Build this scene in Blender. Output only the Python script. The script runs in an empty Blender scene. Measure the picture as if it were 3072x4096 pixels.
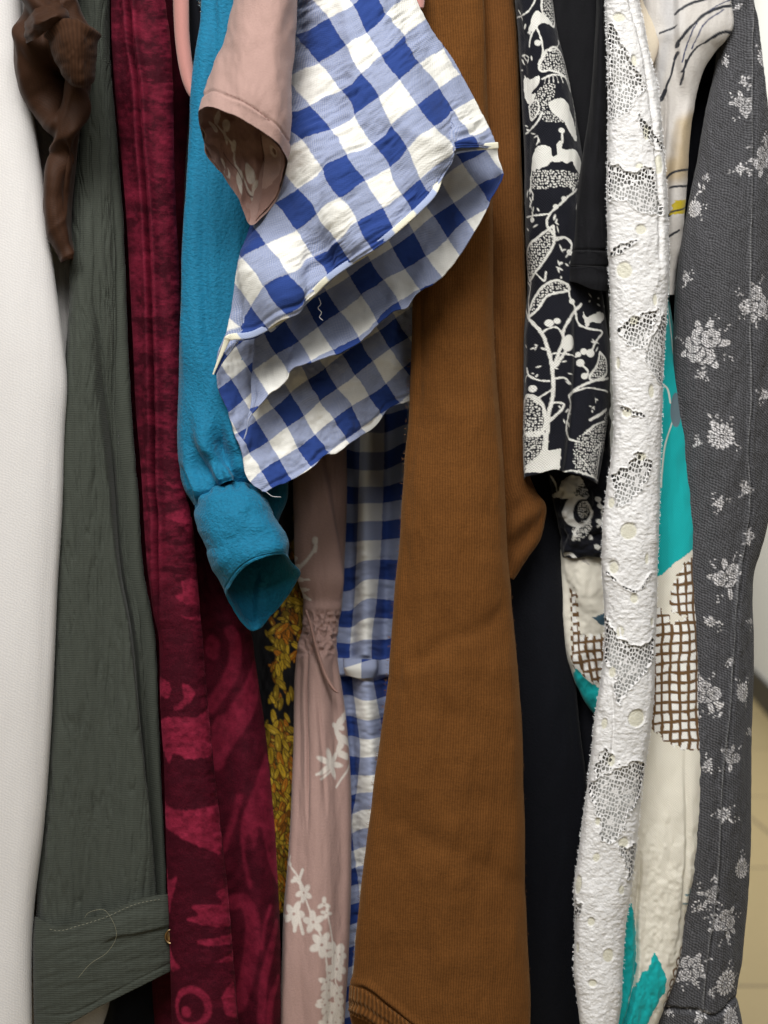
import bpy, math, random
import numpy as np
from math import radians, pi

# ------------------------------------------------------------------ camera, light, exposure
sc = bpy.context.scene
COL = sc.collection
D = 0.90            # camera to the front of the rail of clothes
W = 0.54            # width of the picture at that distance
ZC = 1.0            # camera height
F = D / W * 3072    # focal length in photo pixels

cd = bpy.data.cameras.new('camera')
cam = bpy.data.objects.new('camera', cd)
COL.objects.link(cam)
cam.location = (0, -D, ZC)
cam.rotation_euler = (radians(90), 0, 0)
cd.sensor_fit = 'HORIZONTAL'
cd.sensor_width = 36
cd.lens = 36 * D / W
cd.clip_start = 0.02
cd.clip_end = 60
cd.dof.use_dof = True
cd.dof.focus_distance = D - 0.02
cd.dof.aperture_fstop = 9.0
sc.camera = cam

wd = bpy.data.worlds.new('World')
sc.world = wd
wd.use_nodes = True
wd.node_tree.nodes['Background'].inputs[0].default_value = (0.95, 0.98, 1.0, 1)
wd.node_tree.nodes['Background'].inputs[1].default_value = 0.045


def lamp(name, loc, target, sx, sy, power, col=(1, 1, 1)):
    l = bpy.data.lights.new(name, 'AREA')
    l.shape = 'RECTANGLE'
    l.size, l.size_y = sx, sy
    l.energy = power
    l.color = col
    o = bpy.data.objects.new(name, l)
    COL.objects.link(o)
    o.location = loc
    import mathutils
    d = mathutils.Vector(target) - mathutils.Vector(loc)
    o.rotation_euler = d.to_track_quat('-Z', 'Y').to_euler()
    return o


lamp('ceiling_or_added_lamp', (-0.20, -1.30, 2.35), (0.0, 0.0, 1.0), 1.2, 0.8, 43, (1.0, 0.985, 0.955))  # ceiling panel above and behind the camera
lamp('ceiling_or_added_lamp', (-1.5, -2.4, 2.5), (0.0, 0.0, 0.9), 1.4, 0.8, 20, (1.0, 0.985, 0.955))  # unseen fill lamp added at the front left
lamp('ceiling_or_added_lamp', (1.3, -2.4, 2.5), (0.1, 0.0, 0.9), 1.2, 0.6, 17, (1.0, 0.985, 0.955))  # unseen fill lamp added at the front right
lamp('ceiling_or_added_lamp', (-0.8, 5.0, 4.2), (2.2, 7.0, 1.2), 1.6, 1.6, 190, (1.0, 0.98, 0.94))  # unseen lamp added to brighten the far wall
lamp('ceiling_or_added_lamp', (0.9, 2.4, 2.7), (1.3, 3.2, 0.0), 1.2, 1.2, 55, (1.0, 0.98, 0.94))  # unseen lamp added behind the rack to brighten wall and floor

sc.view_settings.view_transform = 'Standard'
sc.view_settings.look = 'None'
sc.view_settings.exposure = 0.0
sc.view_settings.gamma = 1
sc.view_settings.use_curve_mapping = False
sc.cycles.use_denoising = True
sc.cycles.denoising_prefilter = "ACCURATE"
sc.cycles.use_adaptive_sampling = False
sc.cycles.max_bounces = 8
sc.cycles.transparent_max_bounces = 16

# ------------------------------------------------------------------ numeric helpers


def sm(a, b, x):
    t = np.clip((x - a) / (b - a), 0, 1)
    return t * t * (3 - 2 * t)


def herm(xs, ys, xq):
    xs = np.asarray(xs, float)
    ys = np.asarray(ys, float)
    xq = np.asarray(xq, float)
    if len(xs) == 1:
        return np.full_like(xq, ys[0])
    h = np.diff(xs)
    d = np.diff(ys) / h
    m = np.empty_like(ys)
    m[0], m[-1] = d[0], d[-1]
    if len(xs) > 2:
        m[1:-1] = (d[:-1] * h[1:] + d[1:] * h[:-1]) / (h[1:] + h[:-1])
    k = np.clip(np.searchsorted(xs, xq) - 1, 0, len(xs) - 2)
    q = np.clip(xq, xs[0], xs[-1])
    t = (q - xs[k]) / h[k]
    t2, t3 = t * t, t * t * t
    return ((2*t3-3*t2+1)*ys[k] + (t3-2*t2+t)*h[k]*m[k] + (-2*t3+3*t2)*ys[k+1] + (t3-t2)*h[k]*m[k+1])


def cr(ctrl, q, closed=False):
    """Catmull-Rom along axis 0 at fractional indices q."""
    c = np.asarray(ctrl, float)
    n = len(c)
    i = np.floor(q).astype(int)
    if closed:
        t = q - i
        g = lambda k: c[(i + k) % n]
    else:
        i = np.clip(i, 0, n - 2)
        t = q - i
        e = np.concatenate([[2*c[0]-c[1]], c, [2*c[-1]-c[-2]]])
        g = lambda k: e[i + k + 1]
    t = t.reshape((-1,) + (1,) * (c.ndim - 1))
    p0, p1, p2, p3 = g(-1), g(0), g(1), g(2)
    return 0.5*((2*p1) + (-p0+p2)*t + (2*p0-5*p1+4*p2-p3)*t*t + (-p0+3*p1-3*p2+p3)*t**3)


def hsh(ix, iy, seed):
    n = (ix.astype(np.int64)*374761393 + iy.astype(np.int64)*668265263 + seed*974634777) & 0xFFFFFFFF
    n = ((n ^ (n >> 13)) * 1274126177) & 0xFFFFFFFF
    n = n ^ (n >> 16)
    return (n & 0xFFFFFF) / float(0xFFFFFF)


def vn(x, y, seed=0):
    ix, iy = np.floor(x), np.floor(y)
    fx, fy = x-ix, y-iy
    fx, fy = fx*fx*fx*(fx*(fx*6-15)+10), fy*fy*fy*(fy*(fy*6-15)+10)
    a, b = hsh(ix, iy, seed), hsh(ix+1, iy, seed)
    c, d = hsh(ix, iy+1, seed), hsh(ix+1, iy+1, seed)
    return (a+(b-a)*fx + (c+(d-c)*fx - a-(b-a)*fx)*fy)*2-1


def fbm(x, y, seed=0, o=3):
    r, a = 0, 1.0
    for k in range(o):
        r = r + a*vn(x*2**k + 17.3*k, y*2**k + 5.1*k, seed+k)
        a *= 0.5
    return r


def worley(x, y, seed=0):
    ix, iy = np.floor(x), np.floor(y)
    best = np.full(np.shape(x), 9.0)
    for i in (-1, 0, 1):
        for j in (-1, 0, 1):
            cx, cy = ix+i, iy+j
            dx = cx + .2 + .6*hsh(cx, cy, seed) - x
            dy = cy + .2 + .6*hsh(cx, cy, seed+9) - y
            best = np.minimum(best, np.hypot(dx, dy))
    return best


def unproj(px, py, y):
    s = (D + y) / F
    return np.stack([(px-1536)*s, y + 0*px, ZC - (py-2048)*s], -1)


def crop(ox, oy, s, pts):
    return [(ox + p[0]*s, oy + p[1]*s) + tuple(p[2:]) for p in pts]


# ------------------------------------------------------------------ mesh building
class Ctx:
    pass


def link(name, me, parent=None):
    o = bpy.data.objects.new(name, me)
    COL.objects.link(o)
    if parent is not None:
        o.parent = parent
        o.matrix_parent_inverse = parent.matrix_world.inverted()
    return o


def grid_mesh(name, P, uv, mat, parent, dye=None, attrs=None, extra=None):
    nv, nu = P.shape[:2]
    me = bpy.data.meshes.new(name)
    idx = np.arange(nv*nu).reshape(nv, nu)
    f = np.stack([idx[:-1, :-1], idx[1:, :-1], idx[1:, 1:], idx[:-1, 1:]], -1).reshape(-1, 4)
    if extra is not None:
        f = np.concatenate([f, extra])
    me.vertices.add(nv*nu)
    Q = P.reshape(-1, 3).copy()
    if parent is not None:
        Q -= np.array(parent.location)
    me.vertices.foreach_set('co', Q.astype(np.float32).ravel())
    me.loops.add(f.size)
    me.loops.foreach_set('vertex_index', f.astype(np.int32).ravel())
    me.polygons.add(len(f))
    me.polygons.foreach_set('loop_start', np.arange(0, f.size, 4, dtype=np.int32))
    me.polygons.foreach_set('use_smooth', np.ones(len(f), dtype=bool))
    ul = me.uv_layers.new(name='UVMap')
    ul.uv.foreach_set('vector', uv.reshape(-1, 2)[f.ravel()].astype(np.float32).ravel())
    if dye is not None:
        a = me.attributes.new('dye', 'FLOAT_COLOR', 'POINT')
        c = np.ones((nv*nu, 4), np.float32)
        c[:, :3] = dye.reshape(-1, 3)
        a.data.foreach_set('color', c.ravel())
    for k, v in (attrs or {}).items():
        a = me.attributes.new(k, 'FLOAT', 'POINT')
        a.data.foreach_set('value', np.broadcast_to(v, (nv, nu)).astype(np.float32).ravel())
    me.update(calc_edges=True)
    me.validate()
    me.materials.append(mat)
    o = bpy.data.objects.new(name, me)
    COL.objects.link(o)
    if parent is not None:
        o.parent = parent
    return o


def normals(P):
    du = np.gradient(P, axis=1)
    dv = np.gradient(P, axis=0)
    n = -np.cross(du, dv)
    l = np.linalg.norm(n, axis=-1, keepdims=True)
    return n / np.maximum(l, 1e-12)


def finish(name, c, mat, parent, disp, dye, attrs, hem, hemt, uvf):
    P = unproj(c.PX, c.PY, c.Y)
    n = normals(P)
    if c.closed:
        n[:, 0] = n[:, -1] = (n[:, 0]+n[:, -1])/2
        n /= np.maximum(np.linalg.norm(n, axis=-1, keepdims=True), 1e-9)
    c.n = n
    if disp is not None:
        P = P + n * (disp(c) * c.fm)[..., None]
    uv = np.stack(uvf(c), -1) if uvf else np.stack([c.U, -c.V], -1)
    dy = dye(c) if dye else None
    at = {k: f(c) for k, f in (attrs or {}).items()}
    if hem:
        k = min(hem, len(P)-1)
        n2 = normals(P)
        tt = np.minimum(np.arange(k+1), 2)/2.0
        inner = (P[::-1][:k+1] - n2[::-1][:k+1]*(hemt*np.maximum(tt, .35))[:, None, None])
        P = np.concatenate([P, inner])
        uv = np.concatenate([uv, uv[::-1][:k+1]])
        if dy is not None:
            dy = np.concatenate([dy, dy[::-1][:k+1]])
        at = {q: np.concatenate([v, v[::-1][:k+1]]) for q, v in at.items()}
    return grid_mesh(name, P, uv, mat, parent, dy, at)


def hang(name, rows, mat, parent, bulge=.015, back=.12, st=7, sv=8, disp=None, dye=None, attrs=None,
         slant=None, slant_top=None, sk=5, hem=0, hemt=.0012, bk=.55, q=2.4, uvf=None):
    """A length of cloth hanging in a flattened tube: rows of (py, left, right, y)."""
    r = np.array(sorted(rows), float)
    py0, py1 = r[0, 0], r[-1, 0]
    nv = int((py1-py0)/sv)+2
    pyn = np.linspace(py0, py1, nv)
    L, R, Y = (herm(r[:, 0], r[:, k], pyn) for k in (1, 2, 3))
    nf = max(10, int((r[:, 2]-r[:, 1]).max()/st))
    t = np.linspace(-1, 1, nf)
    sf = 0.45*t + 0.55*np.sin(t*pi/2)
    df = bulge*(1-np.maximum(1-np.abs(sf)**q, 0)**(1/q))
    nb = 18
    b = np.linspace(0, pi, nb+2)[1:-1]
    sb = np.cos(b)*(1-(1-bk)*np.sin(b))
    db = bulge + back*np.sin(b)
    s = np.concatenate([sf, sb, sf[:1]])
    d = np.concatenate([df, db, df[:1]])
    c = Ctx()
    c.closed = True
    T = np.linspace(0, 1, nv)[:, None]
    cx, hw = ((L+R)/2)[:, None], ((R-L)/2)[:, None]
    c.S = np.broadcast_to(s, (nv, len(s)))
    c.T = np.broadcast_to(T, c.S.shape)
    c.PX = cx + hw*c.S
    c.PY = np.broadcast_to(pyn[:, None], c.S.shape).copy()
    if slant is not None:
        c.PY += herm(*zip(*slant), c.S)*c.T**sk
    if slant_top is not None:
        c.PY += herm(*zip(*slant_top), c.S)*(1-c.T)**sk
    c.Y = Y[:, None] + d + 0*c.PX
    c.front = np.concatenate([np.ones(nf, bool), np.zeros(nb+1, bool)])
    fm = np.concatenate([1-.75*sm(.82, 1, np.abs(sf)), 0.25*(1-np.sin(b))**2, [.25]])
    c.fm = np.broadcast_to(fm, c.S.shape)
    P = unproj(c.PX, c.PY, c.Y)
    seg = np.linalg.norm(np.diff(P, axis=1), axis=-1)
    U = np.concatenate([np.zeros((nv, 1)), np.cumsum(seg, 1)], 1)
    c.U = U - U[:, nf//2:nf//2+1]
    sc_ = (D+Y)/F
    c.V = np.broadcast_to((ZC - (ZC - (c.PY-2048)*sc_[:, None])), c.S.shape)
    c.sc = float(sc_.mean())
    return finish(name, c, mat, parent, disp, dye, attrs, hem, hemt, uvf)


def rings(name, rg, mat, parent, nu=120, nv=60, disp=None, dye=None, attrs=None, hem=0, hemt=.0012, uvf=None, closed=True):
    """A tube through hand placed rings (each a loop of (px,py,y)), or an open sheet."""
    g = np.array(rg, float)
    A = cr(g, np.linspace(0, len(g)-1, nv))
    A = np.swapaxes(A, 0, 1)
    n = len(A)
    A = cr(A, np.linspace(0, n if closed else n-1, nu), closed)
    A = np.swapaxes(A, 0, 1)
    c = Ctx()
    c.closed = closed
    c.PX, c.PY, c.Y = A[..., 0], A[..., 1], A[..., 2]
    c.S = np.broadcast_to(np.linspace(-1, 1, nu), c.PX.shape)
    c.T = np.broadcast_to(np.linspace(0, 1, nv)[:, None], c.PX.shape)
    c.fm = np.ones(c.PX.shape)
    P = unproj(c.PX, c.PY, c.Y)
    c.front = np.ones(nu, bool)
    seg = np.linalg.norm(np.diff(P, axis=1), axis=-1).mean(0)
    U = np.concatenate([[0], np.cumsum(seg)])
    c.U = np.broadcast_to(U-U[len(U)//2], c.PX.shape)
    sv = np.linalg.norm(np.diff(P, axis=0), axis=-1).mean(1)
    c.V = np.broadcast_to(np.concatenate([[0], np.cumsum(sv)])[:, None], c.PX.shape)
    c.sc = float((D+c.Y.mean())/F)
    return finish(name, c, mat, parent, disp, dye, attrs, hem, hemt, uvf)


def sheet(name, ctrl, mat, parent, nu=160, nv=160, th=.0008, disp=None, dye=None, uvf=None, attrs=None):
    """A free piece of cloth with two faces and closed edges; ctrl[row][col] = (px,py,y)."""
    g = np.array(ctrl, float)
    A = cr(g, np.linspace(0, len(g)-1, nv))
    A = np.swapaxes(cr(np.swapaxes(A, 0, 1), np.linspace(0, g.shape[1]-1, nu)), 0, 1)
    c = Ctx()
    c.PX, c.PY, c.Y = A[..., 0], A[..., 1], A[..., 2]
    c.S = np.broadcast_to(np.linspace(-1, 1, nu), c.PX.shape)
    c.T = np.broadcast_to(np.linspace(0, 1, nv)[:, None], c.PX.shape)
    P = unproj(c.PX, c.PY, c.Y)
    seg = np.linalg.norm(np.diff(P, axis=1), axis=-1).mean(0)
    U = np.concatenate([[0], np.cumsum(seg)])
    c.U = np.broadcast_to(U-U[len(U)//2], c.PX.shape)
    sv = np.linalg.norm(np.diff(P, axis=0), axis=-1).mean(1)
    c.V = np.broadcast_to(np.concatenate([[0], np.cumsum(sv)])[:, None], c.PX.shape)
    c.front = np.ones(nu, bool)
    c.sc = float((D+c.Y.mean())/F)
    c.n = normals(P)
    if disp is not None:
        P = P + c.n*disp(c)[..., None]
        c.n = normals(P)
    uv = np.stack(uvf(c), -1) if uvf else np.stack([c.U, -c.V], -1)
    dy = dye(c) if dye else None
    P2 = np.concatenate([P, (P - c.n*th)[:, ::-1], P[:, :1]], 1)
    cc = lambda a: np.concatenate([a, a[:, ::-1], a[:, :1]], 1)
    W2 = P2.shape[1]
    i0, i1 = 0, (nv-1)*W2
    j = np.arange(nu-1)
    top = np.stack([i0+j, i0+j+1, i0+2*nu-2-j, i0+2*nu-1-j], -1)
    bot = np.stack([i1+j+1, i1+j, i1+2*nu-1-j, i1+2*nu-2-j], -1)
    return grid_mesh(name, P2, cc(uv), mat, parent, cc(dy) if dy is not None else None,
                     {k: cc(f(c)) for k, f in (attrs or {}).items()}, np.concatenate([top, bot]))


def tubeline(name, pts, r, mat, parent=None, n=8, smooth=6, taper=False):
    """A round cord through photo points (px,py,y)."""
    p = np.array(pts, float)
    if smooth:
        p = cr(p, np.linspace(0, len(p)-1, (len(p)-1)*smooth+1))
    P = unproj(p[:, 0], p[:, 1], p[:, 2])
    return tube3(name, P, r, mat, parent, n, taper)


def tube3(name, P, r, mat, parent=None, n=8, taper=False):
    P = np.asarray(P, float)
    t = np.gradient(P, axis=0)
    t /= np.maximum(np.linalg.norm(t, axis=1, keepdims=True), 1e-9)
    a = np.cross(t, [0.13, 0.97, 0.21])
    a /= np.maximum(np.linalg.norm(a, axis=1, keepdims=True), 1e-9)
    b = np.cross(t, a)
    th = np.linspace(0, 2*pi, n+1)
    rr = np.full(len(P), r)
    rr[0] = rr[-1] = r*.25
    if taper:
        rr *= np.linspace(1, .4, len(P))
    G = P[:, None] + rr[:, None, None]*(np.cos(th)[None, :, None]*a[:, None] + np.sin(th)[None, :, None]*b[:, None])
    uv = np.stack(np.meshgrid(th*r, np.arange(len(P))*.002), -1)
    return grid_mesh(name, G, uv, mat, parent)


def thing(name, label, cat, px, py, y=0.0, group=None):
    o = bpy.data.objects.new(name, None)
    COL.objects.link(o)
    o.empty_display_size = .02
    o.location = unproj(np.array(float(px)), np.array(float(py)), y)
    o['label'] = label
    o['category'] = cat
    if group:
        o['group'] = group
    return o


# lines drawn on the cloth at build time
def dx(c, pts):
    p = np.array(sorted(pts, key=lambda q: q[1]), float)
    return c.PX - herm(p[:, 1], p[:, 0], c.PY)


def dyl(c, pts):
    p = np.array(sorted(pts), float)
    return c.PY - herm(p[:, 0], p[:, 1], c.PX)


def groove(d, w, depth):
    return -depth*np.exp(-(d/w)**2)


def step(d, w, h):
    return h*0.5*(1-np.tanh(d/w))


def span(c, a, b, f=60):
    return sm(a-f, a+f, c.PY)*(1-sm(b-f, b+f, c.PY))


# ------------------------------------------------------------------ prints on cloth
class Pr:
    def __init__(s, c, base):
        s.c = c
        s.X, s.Y = c.U/c.sc, c.V/c.sc
        s.col = np.empty(s.X.shape+(3,))
        s.col[:] = base
        k = max(1, c.PX.shape[0]//700)
        f = np.nonzero(c.front)[0]
        s.sx, s.sy = c.PX[::k][:, f].ravel(), c.PY[::k][:, f].ravel()
        s.su, s.sv = s.X[::k][:, f].ravel(), s.Y[::k][:, f].ravel()

    def pt(s, x, y):
        i = np.argmin((s.sx-x)**2 + (s.sy-y)**2)
        return s.su[i] + 0.98*(x-s.sx[i]), s.sv[i] + (y-s.sy[i])

    def pts(s, p):
        return np.array([s.pt(q[0], q[1]) for q in p])

    def box(s, x0, x1, y0, y1):
        return np.nonzero((s.X > x0) & (s.X < x1) & (s.Y > y0) & (s.Y < y1))

    def put(s, idx, m, col):
        if m is None or len(idx[0]) == 0:
            return
        m = np.clip(m, 0, 1)[:, None]
        s.col[idx] = s.col[idx]*(1-m) + np.asarray(col)*m

    aa0 = 2.2

    def line(s, p, w, col, closed=False, raw=False, sub=5, aa=None, wob=0.0):
        aa = aa or s.aa0
        q = np.array(p, float)[:, :2] if raw else s.pts(p)
        if len(q) > 2:
            q = cr(q, np.linspace(0, len(q) if closed else len(q)-1, len(q)*sub), closed)
        pad = w+6
        idx = s.box(q[:, 0].min()-pad, q[:, 0].max()+pad, q[:, 1].min()-pad, q[:, 1].max()+pad)
        if len(idx[0]) == 0:
            return
        x, y = s.X[idx], s.Y[idx]
        d = np.full(len(x), 1e9)
        for a, b in zip(q[:-1], q[1:]):
            v = b-a
            t = np.clip(((x-a[0])*v[0]+(y-a[1])*v[1])/max(v@v, 1e-9), 0, 1)
            d = np.minimum(d, np.hypot(x-a[0]-t*v[0], y-a[1]-t*v[1]))
        if wob:
            d = d + wob*vn(x/9, y/9, 5)
        s.put(idx, (w/2-d)/aa+.5, col)

    def ell(s, p, rx, ry, rot, col, raw=False, tex=None, aa=None):
        aa = aa or s.aa0
        x0, y0 = p if raw else s.pt(*p)
        r = max(rx, ry)+4
        idx = s.box(x0-r, x0+r, y0-r, y0+r)
        x, y = s.X[idx]-x0, s.Y[idx]-y0
        ca, sa = math.cos(rot), math.sin(rot)
        u, v = x*ca+y*sa, -x*sa+y*ca
        m = (1-np.hypot(u/rx, v/ry))*min(rx, ry)/aa+.5
        if tex is not None:
            m = np.minimum(m, tex(u, v, x+x0, y+y0))
        s.put(idx, m, col)

    def poly(s, p, col, tex=None, smooth=True, wob=3.0, raw=False):
        q = np.array(p, float) if raw else s.pts(p)
        if smooth:
            q = cr(q, np.linspace(0, len(q), len(q)*5), True)
        idx = s.box(q[:, 0].min()-6, q[:, 0].max()+6, q[:, 1].min()-6, q[:, 1].max()+6)
        x, y = s.X[idx], s.Y[idx]
        if len(x) == 0:
            return
        x = x + wob*vn(x/12, y/12, 3)
        y = y + wob*vn(x/12, y/12, 4)
        ins = np.zeros(len(x), bool)
        for a, b in zip(q, np.roll(q, -1, 0)):
            if a[1] == b[1]:
                continue
            cnd = ((a[1] > y) != (b[1] > y)) & (x < (b[0]-a[0])*(y-a[1])/(b[1]-a[1])+a[0])
            ins ^= cnd
        m = ins.astype(float)
        if tex is not None:
            m = np.minimum(m, tex(x, y, x, y))
        s.put(idx, m, col)

    def dots(s, cell=11, r=.36, seed=1):
        return lambda u, v, x, y: (r - worley(x/cell, y/cell, seed))*cell/2+.5

    def petals(s, p, r, n, rot, col, gap=.16, core=.16, inner=.0, raw=False, notch=.3):
        x0, y0 = p if raw else s.pt(*p)
        idx = s.box(x0-r-3, x0+r+3, y0-r-3, y0+r+3)
        x, y = s.X[idx]-x0, s.Y[idx]-y0
        rho, th = np.hypot(x, y), np.arctan2(y, x)+rot
        ph = np.abs(np.sin(n*th/2))
        edge = r*(1-notch+notch*ph)
        m = (edge-rho)/2+.5
        gapm = (ph - gap*r/np.maximum(rho, 1)*.5)*rho/n*1.3+.5
        m = np.minimum(m, gapm)
        if core:
            m = np.where(rho < core*r, np.where(rho < core*r*.6, 1, 0), m)
        s.put(idx, m, col)


def mul(*a):
    return tuple(a)


# ------------------------------------------------------------------ materials
class NT:
    def __init__(s, name):
        s.m = bpy.data.materials.new(name)
        s.m.use_nodes = True
        s.t = s.m.node_tree
        s.b = s.t.nodes['Principled BSDF']
        s.out = s.t.nodes['Material Output']

    def n(s, ty, **kw):
        k = s.t.nodes.new(ty)
        for a, v in kw.items():
            setattr(k, a, v)
        return k

    def w(s, inp, v):
        if isinstance(v, bpy.types.NodeSocket):
            s.t.links.new(v, inp)
        else:
            inp.default_value = v

    def ma(s, op, a, b=0.0, c=None):
        k = s.n('ShaderNodeMath', operation=op)
        s.w(k.inputs[0], a)
        s.w(k.inputs[1], b)
        if c is not None:
            s.w(k.inputs[2], c)
        return k.outputs[0]

    def mix(s, f, a, b):
        k = s.n('ShaderNodeMix', data_type='RGBA')
        s.w(k.inputs['Factor'], f)
        s.w(k.inputs['A'], a if isinstance(a, bpy.types.NodeSocket) else tuple(a)+(1,))
        s.w(k.inputs['B'], b if isinstance(b, bpy.types.NodeSocket) else tuple(b)+(1,))
        return k.outputs['Result']

    def noise(s, vec, scale, detail=2, rough=.5):
        k = s.n('ShaderNodeTexNoise')
        s.w(k.inputs['Vector'], vec)
        k.inputs['Scale'].default_value = scale
        k.inputs['Detail'].default_value = detail
        k.inputs['Roughness'].default_value = rough
        return k.outputs['Fac']


def weave_height(k, kind, f, ang=0.0):
    uv = k.n('ShaderNodeUVMap').outputs[0]
    mp = k.n('ShaderNodeMapping')
    k.w(mp.inputs['Vector'], uv)
    mp.inputs['Rotation'].default_value = (0, 0, ang)
    vec = mp.outputs[0]
    sp = k.n('ShaderNodeSeparateXYZ')
    k.w(sp.inputs[0], vec)
    nz = k.noise(vec, 160, 2)
    dist = k.ma('MULTIPLY', k.ma('SUBTRACT', nz, .5), (.8 if kind in ('knit', 'rows', 'rib') else 1.6)/f)
    u = k.ma('ADD', sp.outputs[0], dist)
    v = k.ma('ADD', sp.outputs[1], dist)
    w_ = 2*pi*f
    sn = lambda x, ph=0.0: k.ma('SINE', k.ma('MULTIPLY_ADD', x, w_, ph))
    if kind == 'plain':
        h = k.ma('MULTIPLY_ADD', k.ma('MULTIPLY', sn(u), sn(v)), .5, .5)
    elif kind == 'twill':
        h = k.ma('MULTIPLY_ADD', sn(k.ma('MULTIPLY_ADD', u, .55, v)), .5, .5)
        h2 = k.ma('MULTIPLY_ADD', sn(k.ma('MULTIPLY', u, 1.1)), .5, .5)
        h = k.ma('MULTIPLY_ADD', h2, .4, k.ma('MULTIPLY', h, .6))
    elif kind == 'knit':
        a = k.ma('ABSOLUTE', k.ma('SINE', k.ma('MULTIPLY', u, w_*.5)))
        mp2 = k.n('ShaderNodeMapping')
        k.w(mp2.inputs['Vector'], vec)
        mp2.inputs['Scale'].default_value = (.75, 1.7, 1)
        yarn = k.noise(mp2.outputs[0], f*.75, 3, .7)
        h = k.ma('MULTIPLY_ADD', a, .30, k.ma('MULTIPLY', yarn, .70))
    elif kind == 'rib':
        h = k.ma('MULTIPLY_ADD', sn(u), .5, .5)
    elif kind == 'rows':
        h = k.ma('MULTIPLY_ADD', sn(v), .5, .5)
        h2 = k.noise(vec, f*1.3, 2)
        h = k.ma('MULTIPLY_ADD', h2, .5, k.ma('MULTIPLY', h, .5))
    else:
        h = k.noise(vec, f*1.5, 2, .6)
    return h, vec


def cloth(name, col=None, kind='plain', f=700, bump=.5, dist=.0004, var=.15, rough=.85, sheen=.15, spec=.25, mot=.12,
          motf=45, ang=0.0, sheentint=None, colnode=None, trans=0.0, aniso=(1, 1)):
    k = NT(name)
    h, vec = weave_height(k, kind, f, ang)
    if colnode is not None:
        base = colnode(k, vec)
    elif col is None:
        base = k.n('ShaderNodeAttribute', attribute_name='dye').outputs['Color']
    else:
        base = k.n('ShaderNodeRGB')
        base.outputs[0].default_value = tuple(col)+(1,)
        base = base.outputs[0]
    mp = k.n('ShaderNodeMapping')
    k.w(mp.inputs['Vector'], vec)
    mp.inputs['Scale'].default_value = (aniso[0], aniso[1], 1)
    m1 = k.noise(mp.outputs[0], motf, 4, .6)
    g = k.ma('MULTIPLY_ADD', k.ma('SUBTRACT', h, .5), 2*var, 1.0)
    g2 = k.ma('MULTIPLY_ADD', k.ma('SUBTRACT', m1, .5), 2*mot, 1.0)
    g = k.ma('MULTIPLY', g, g2)
    vm = k.n('ShaderNodeVectorMath', operation='SCALE')
    k.w(vm.inputs[0], base)
    k.w(vm.inputs['Scale'], g)
    k.w(k.b.inputs['Base Color'], vm.outputs[0])
    fine = k.noise(vec, f*2.2, 2, .7)
    hh = k.ma('MULTIPLY_ADD', fine, .5, h)
    bp = k.n('ShaderNodeBump')
    bp.inputs['Strength'].default_value = bump
    bp.inputs['Distance'].default_value = dist
    k.w(bp.inputs['Height'], hh)
    k.w(k.b.inputs['Normal'], bp.outputs[0])
    k.b.inputs['Roughness'].default_value = rough
    k.b.inputs['Specular IOR Level'].default_value = spec
    k.b.inputs['Sheen Weight'].default_value = sheen
    k.b.inputs['Sheen Roughness'].default_value = .4
    if sheentint:
        k.b.inputs['Sheen Tint'].default_value = tuple(sheentint)+(1,)
    k.k = h
    return k


BLUE = (.022, .050, .205)
CREAM = (.74, .73, .685)


def gingham_node(p):
    def fn(k, vec):
        sp = k.n('ShaderNodeSeparateXYZ')
        k.w(sp.inputs[0], k.n('ShaderNodeUVMap').outputs[0])
        nz = k.noise(vec, 500, 2)
        j = k.ma('MULTIPLY', k.ma('SUBTRACT', nz, .5), .035)

        def band(x):
            t = k.ma('FRACT', k.ma('ADD', k.ma('DIVIDE', x, p), j))
            a = k.ma('ABSOLUTE', k.ma('SUBTRACT', t, .5))      # <.25 : dyed yarn
            return k.ma('MINIMUM', k.ma('MAXIMUM', k.ma('MULTIPLY_ADD', a, -50.0, 13.0), 0.0), 1.0)
        bu, bv = band(sp.outputs[0]), band(sp.outputs[1])
        # where only one set of yarns is dyed the two colours show as a fine checker of yarns
        wf = 2*pi*760
        ck = k.ma('MULTIPLY', k.ma('SINE', k.ma('MULTIPLY', sp.outputs[0], wf)), k.ma('SINE', k.ma('MULTIPLY', sp.outputs[1], wf)))
        ck = k.ma('MULTIPLY_ADD', ck, .22, .86)
        one = k.ma('MULTIPLY', k.ma('ABSOLUTE', k.ma('SUBTRACT', bu, bv)), ck)
        return k.mix(k.ma('MULTIPLY', bu, bv), k.mix(one, CREAM, (.20, .245, .41)), BLUE)
    return fn


PG = 0.0392
M = {}
M['white'] = cloth('white_crepe', (.62, .60, .588), 'twill', 460, .3, .0003, .05, .8, .2, mot=.03).m
M['green'] = cloth('grey_green_crepe', (.050, .056, .046), 'rows', 640, .6, .0004, .2, .9, .1, spec=.12, mot=.24, motf=60, aniso=(7, .6)).m
M['brown_satin'] = cloth('dark_brown_twill', (.038, .0152, .0068), 'twill', 700, .35, .0002, .16, .68, .05, spec=.16, mot=.2).m
M['brown_rib'] = cloth('dark_brown_rib', (.042, .018, .0085), 'rib', 420, .5, .0003, .15, .85, .05, spec=.1, mot=.12).m
M['teal'] = cloth('teal_crepe', (.003, .150, .275), 'crepe', 280, 1.0, .0011, .34, .78, .12, spec=.3, mot=.05).m
M['pink'] = cloth('dusty_pink_crepe', None, 'crepe', 480, .6, .0005, .12, .88, .15, spec=.15, mot=.06).m
M['gingham'] = cloth('blue_gingham_cotton', None, 'plain', 600, .35, .0003, .05, .9, .1, spec=.15, mot=.03, colnode=gingham_node(PG)).m
M['gingham_small'] = cloth('blue_gingham_cotton_body', None, 'plain', 600, .35, .0003, .05, .9, .1, spec=.15, mot=.03, colnode=gingham_node(.0355)).m
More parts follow.
